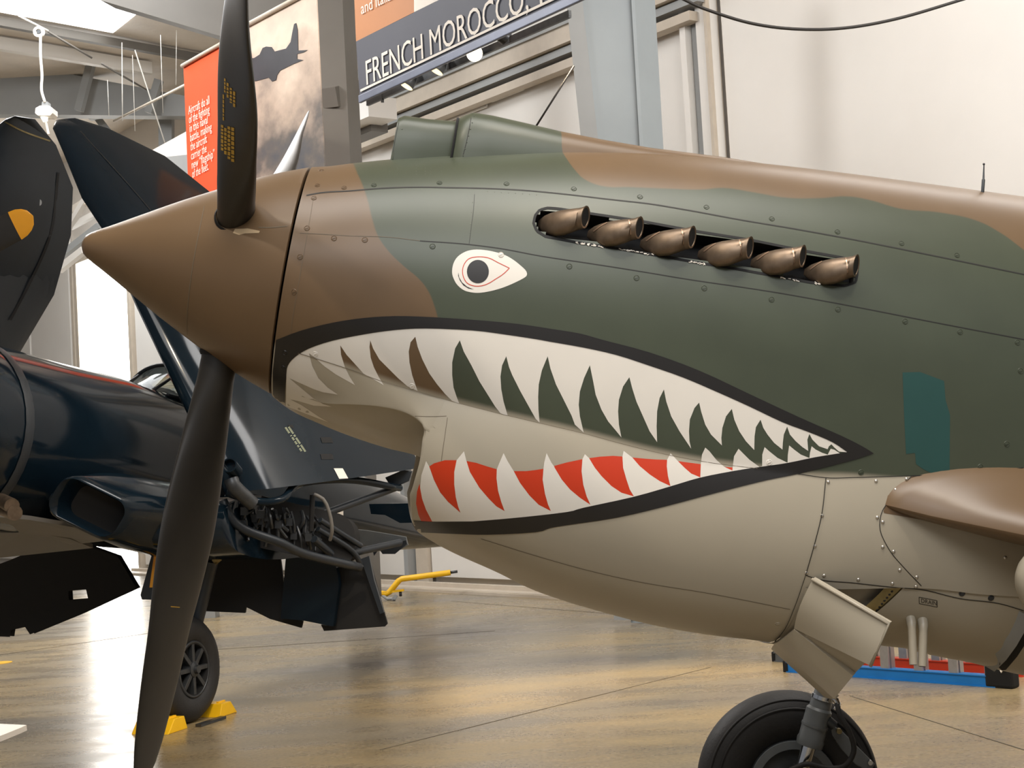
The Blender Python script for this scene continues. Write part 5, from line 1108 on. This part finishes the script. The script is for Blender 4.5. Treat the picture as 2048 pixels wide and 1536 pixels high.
# fold bay: rim, ribs, hoses and struts (joined small tubing is stuff)
bay = MB().loft([rrect(at(560, 1052, 11.9) + CA * d, nrm(at(700, 1075, 12.3) - at(450, 1020, 11.7)), CU, 1.35 * k, .40 * k, .15 * k) for d, k in ((0, 1.0), (.02, .9), (.25, .88))], True, True).build('fold_bay', MT['black'], navy, True, 40)
rim_ = px_line([(446, 1000, 11.4), (462, 1035, 11.4), (492, 1060, 11.45), (560, 1085, 11.6), (610, 1108, 11.8), (720, 1135, 12.2)], 24)
MB().tube(rim_, .035, 8).build('fold_rim', MT['navy_flat'], navy, True)
MB().tube(px_line([(452, 985, 11.3), (515, 1003, 11.4), (565, 998, 11.5), (600, 967, 11.8), (700, 960, 12.3), (800, 976, 12.9)], 24), .03, 8).build('fold_rim', MT['navy'], navy, True)
o = MB(); rr_ = random.Random(3)
for k in range(46):
    x = rr_.uniform(478, 640); y = rr_.uniform(1002, 1040) + (x - 478) * .15; l_ = rr_.uniform(18, 55); d = 11.55 + (x - 478) / 300
    pts = px_line([(x, y, d), (x + rr_.uniform(-6, 8), y + l_ * .5, d + rr_.uniform(-.08, .05)), (x + rr_.uniform(-12, 14), y + l_, d)], 6); o.tube(pts, rr_.uniform(.006, .016), 6)
    if k % 3 == 0: o.box(pts[2], RT, UP, FW, .05, .06, .05)
tag(o.build('fold_mechanism', MT['metal_dark'], navy, True, 40), kind='stuff')
for nm, pts, r_, mm in (('fold_jack', [(462, 958, 11.2), (470, 975, 11.2), (505, 1008, 11.3)], .055, 'metal_dark'), ('fold_strut', [(640, 1040, 12), (722, 1092, 12.3)], .022, 'navy_flat'), ('fold_strut', [(636, 1058, 12), (700, 1098, 12.2), (722, 1128, 12.3)], .022, 'navy_flat'), ('fold_strut', [(628, 1078, 11.9), (662, 1108, 12.1)], .03, 'navy_flat'), ('fold_strut', [(648, 1028, 12.2), (790, 976, 12.9)], .03, 'navy_flat'),
        ('fold_strut', [(705, 1106, 12.3), (800, 1085, 12.8)], .03, 'navy_flat'), ('fold_strut', [(625, 990, 11.9), (622, 1062, 11.9)], .02, 'black'), ('hydraulic_hose', [(628, 988, 11.85), (648, 1000, 11.85), (660, 1030, 11.85), (664, 1060, 11.85), (660, 1080, 11.9)], .014, 'steel_dark')):
    MB().tube(px_line(pts, 10) if len(pts) > 2 else [at(*p) for p in pts], r_, 12).build(nm, MT[mm], navy, True, 40)
MB().lathe(at(463, 935, 11.15), nrm(at(450, 925, 11.0) - at(470, 948, 11.25)), [(-.10, .0), (-.10, .055), (.06, .055), (.06, .045), (.0, .045), (.0, 0)], 20).build('gun_port', MT['navy'], navy, True, 40)
MB().prism(px_poly([(770, 955), (805, 940), (824, 942), (818, 962), (795, 972), (785, 984), (778, 968)], 12.9), (0, .1, 0)).build('wing_hinge', MT['navy_flat'], navy, bevel=.006)
# tailplane seen under the far wing
plate([(738, 1008), (850, 1006), (850, 1045), (800, 1046), (770, 1030), (742, 1028)], 15.0, 'tailplane', 'navy', .12)
plate([(640, 1050), (740, 1062), (812, 1074), (816, 1090), (800, 1100), (782, 1106), (774, 1096), (742, 1094), (700, 1082)], 14.2, 'tail_gear_door', 'gear_grey', .06)
MB().prism(px_poly([(745, 1100), (812, 1080), (814, 1088), (790, 1108), (765, 1108), (758, 1098), (748, 1112)], 14.1), (0, .05, 0)).build('tail_hook_fairing', MT['navy_flat'], navy)
for q_ in ([(606, 1020), (630, 1016), (632, 1028), (622, 1036)], [(662, 1020), (686, 1012), (686, 1038), (668, 1030)]): decal('white_star_marking', q_, MT['white_print'], fo, .004, 8, FUSB)
# main wheel, leg, chocks
cwc = at(368, 1356, 11.75); cwc[2] = .405; cax = nrm(-CP * -1.0 + np.array([0, 0, 0])); cax = nrm(-FW * .55 + RT * -.25 + np.array([0.9, 0, 0]) * .62)
cax = CP.copy()
tw = MB().lathe(cwc, cax, [(.07, .20), (.10, .23), (.115, .30), (.10, .36), (.06, .395), (.0, .405), (-.06, .395), (-.10, .36), (-.115, .30), (-.10, .23), (-.07, .2)], 56).build('tyre', MT['rubber'], navy, True, 50)
hub = MB().lathe(cwc, cax, [(.085, .205), (.095, .215), (.095, .19), (.03, .18), (.03, .0)], 48).build('wheel_hub', MT['black'], navy, True, 40)
MB().lathe(cwc, cax, [(.03, .065), (.10, .06), (.11, .035), (.135, .03), (.135, .0)], 20).build('hub_cap', MT['metal_dark'], hub, True, 40)
e1 = nrm(np.cross(cax, (0, 0, 1))); e2 = np.cross(e1, cax)
for k in range(8):
    a = k * math.pi / 4; d = e1 * math.cos(a) + e2 * math.sin(a); MB().beam(cwc + cax * .075 + d * .05, cwc + cax * .075 + d * .195, .035, .04, cax).build('spoke', MT['metal_dark'], hub, bevel=.004)
MB().lathe(cwc, cax, [(.088, .195), (.10, .20), (.098, .215), (.085, .218)], 48).build('rim_ring', MT['metal_dark'], hub, True)
MB().tube([at(420, 1120, 11.9), cwc + (0, .25, .15), cwc + (0, .2, 0)], [.07, .06, .05], 14).build('landing_gear_leg', MT['navy_flat'], navy, True, 40)
gd = plate([(306, 1100), (330, 1096), (330, 1180), (318, 1200), (284, 1199), (281, 1190)], 11.5, 'gear_door', 'navy_flat', .03)
MB().prism(px_poly([(309, 1102), (318, 1101), (310, 1175), (299, 1175)], 11.48), (0, .01, 0)).build('yellow_strip', MT['orange_yellow'], gd)
MB().tube([at(428, 1124, 11.8), at(442, 1112, 11.8), at(452, 1098, 11.9)], .03, 8).build('door_link', MT['zinc'], navy, True)
tag(ROOTLOC and navy, None)

def chock(px, label, k):
    c = floor_at(*px); ax = nrm(np.cross(cax, (0, 0, 1))) * k; t = thing('wheel_chock', label, 'chock', c, 'wheel chocks')
    ay = cax
    poly = [c - ay * .16 + ax * -.02, c - ay * .16 + ax * .24, c - ay * .16 + ax * .15 + np.array([0, 0, .10]), c - ay * .16 + ax * .02 + np.array([0, 0, .10])]
    MB().prism(poly, ay * .32).build('wedge', MT['yellow'], t, bevel=.006)
    for s_ in (-.10, .10): MB().box(c + ay * s_ + ax * .1 + np.array([0, 0, .105]), ax, ay, (0, 0, 1), .10, .02, .012).build('grip_bar', MT['yellow'], t)
bot_ = cwc.copy(); bot_[2] = 0; fx = nrm(np.cross(cax, (0, 0, 1)))
if proj(bot_ + fx)[0] < proj(bot_)[0]: fx = -fx
pl_ = proj(bot_ - fx * .25); pr2 = proj(bot_ + fx * .25)
chock(tuple(pl_), 'yellow wheel chock half hidden by the lower propeller blade', -1 if proj(bot_ + np.cross(cax, (0, 0, 1)))[0] > proj(bot_)[0] else 1)
chock(tuple(pr2), 'yellow wheel chock on the right of the spoked black wheel', 1 if proj(bot_ + np.cross(cax, (0, 0, 1)))[0] > proj(bot_)[0] else -1)
# chock strap between them
o = MB().beam(bot_ - fx * .18 + cax * .22 + np.array([0, 0, .012]), bot_ + fx * .18 + cax * .22 + np.array([0, 0, .012]), .05, .02).build('chock_bar', MT['metal_dark']); tag(o, 'dark bar on the floor joining the two yellow chocks', 'bar')

# ------------------------------------------------------------------ other things on the floor
# tow bar
d0 = float((floor_at(775, 1200) - CAM) @ FW); tbp = thing('tow_bar', 'bent yellow tow bar with small castor wheels by the wall', 'tow bar', floor_at(790, 1206))
MB().tube([at(755, 1186, d0), at(772, 1188, d0), at(779, 1184, d0), at(797, 1162, d0), at(803, 1158, d0), at(895, 1146, d0), at(901, 1145, d0)], .042, 14).build('tube', MT['yellow'], tbp, True, 50)
MB().tube([at(901, 1145, d0), at(915, 1143, d0)], .02, 10).build('pin', MT['metal_dark'], tbp, True)
MB().beam(at(760, 1186, d0), at(808, 1180, d0), .07, .03).build('axle_beam', MT['yellow'], tbp)
def caster(px, py, r_, dd): MB().lathe(at(px, py, dd), (1, .1, 0), [(-.02, 0), (-.02, r_ * .9), (-.01, r_), (.01, r_), (.02, r_ * .9), (.02, 0)], 18).build('caster', MT['rubber'], tbp, True, 40)
caster(801, 1188, .035, d0); caster(788, 1203, .045, d0 - .2)
MB().tube([at(763, 1190, d0), at(776, 1198, d0 - .1), at(790, 1197, d0 - .2)], .022, 8).build('coupling', MT['steel_grey'], tbp, True)
MB().beam(at(786, 1200, d0 - .2), at(793, 1190, d0 - .2), .06, .05).build('caster_fork', MT['steel_grey'], tbp)
# ladders lying on edge under the belly
def ladder(nm, label, p0, p1, rail, h, mrail, n, first, group=None):
    A, B = floor_at(*p0), floor_at(*p1); a = nrm(B - A); sd = np.array([-a[1], a[0], 0]); t = thing(nm, label, 'ladder', (A + B) / 2, group); zz = np.array([0, 0, 1.0])
    for z in (rail / 2, h - rail / 2):
        MB().box((A + B) / 2 + zz * z, a, sd, zz, np.linalg.norm(B - A), .085, rail).build('rail', mrail, t, bevel=.004)
        for z2 in (-rail / 2 + .004, rail / 2 - .004): MB().box((A + B) / 2 + zz * (z + z2) - sd * .046, a, sd, zz, np.linalg.norm(B - A), .012, .008).build('rail_lip', mrail, t)
    for k in range(n):
        c = A + a * (first + k * .30)
        MB().box(c + zz * h / 2 - sd * .03, a, sd, zz, .075, .022, h - rail * 1.2).build('rung', MT['alu'], t, bevel=.003)
        MB().box(c + zz * h / 2 + sd * .02 + a * .03, a, sd, zz, .02, .05, h - rail * 1.2).build('rung_web', MT['alu'], t)
    return t, A, B, a, sd
MT['ladder_blue'] = mat('blue_fibreglass', S(24, 122, 196), .4, var=.06, scale=8); MT['ladder_red'] = mat('red_fibreglass', S(206, 62, 32), .42, var=.08, scale=8)
lb, A, B, a, sd = ladder('step_ladder', 'blue step ladder lying on edge on the floor under the belly', (1580, 1343), (1998, 1374), .085, .42, MT['ladder_blue'], 7, .05)
MB().box(B + a * .03 + np.array([0, 0, .085]), a, sd, (0, 0, 1), .22, .11, .17).build('rubber_foot', MT['black'], lb, bevel=.02)
MB().box(A - a * .01 + np.array([0, 0, .045]), a, sd, (0, 0, 1), .05, .10, .10).build('rail_cap', MT['black'], lb, bevel=.012)
MB().tube([B + a * .05 - sd * .06 + np.array([0, 0, .15]), B + a * .065 - sd * .062 + np.array([0, 0, .12]), B + a * .08 - sd * .06 + np.array([0, 0, .15])], .008, 6).build('foot_mark', MT['white_print'], lb)
ladder('step_ladder', 'red step ladder lying on edge behind the blue ladder', (1650, 1326), (2052, 1353), .085, .42, MT['ladder_red'], 6, .2)
la3, A, B, a, sd = ladder('step_ladder', 'grey step ladder farthest back, only its rail end past the lower cowl flap', (1556, 1322), (1618, 1327), .08, .38, MT['gear_grey'], 1, .15)
MB().box(A - a * .01 + np.array([0, 0, .04]), a, sd, (0, 0, 1), .04, .10, .09).build('rail_cap', MT['black'], la3, bevel=.012)
# information stand corner at the left
c = floor_at(-120, 1560, 0.0); sg = thing('reading_rail', 'white slanted information panel corner at the left edge', 'sign', c)
P = [at(-160, 1446, 5.6), at(-30, 1446, 5.6), at(53, 1450, 5.55), at(40, 1456, 5.5), at(0, 1472, 5.35), at(-160, 1500, 5.2)]
MB().prism(P, (0, .005, -.02)).build('panel', MT['white_print'], sg); 
MB().beam(c, at(-110, 1472, 5.4), .06, .06).build('post', MT['steel_dark'], sg)
# white tail of another airplane and grey nearby surfaces
wt = thing('airplane_tail', 'white and grey tail surface of a distant airplane left of orange banner', 'airplane', floor_at(335, 1130))
dT = 21.0
MB().prism(px_poly([(294, 306), (374, 262), (378, 300), (380, 352), (386, 372), (372, 356), (345, 334)], dT), (0, .12, 0)).build('fin', MT['white_print'], wt)
MB().prism(px_poly([(310, 316), (376, 309), (379, 350), (372, 356), (344, 336)], dT - .02), (0, .01, 0)).build('rudder', MT['steel_grey'], wt)
MB().beam(at(372, 345, dT + .3), np.array([at(372, 345, dT + .3)[0], at(372, 345, dT + .3)[1], 0.0]), .3, .3).build('fuselage', MT['steel_grey'], wt)
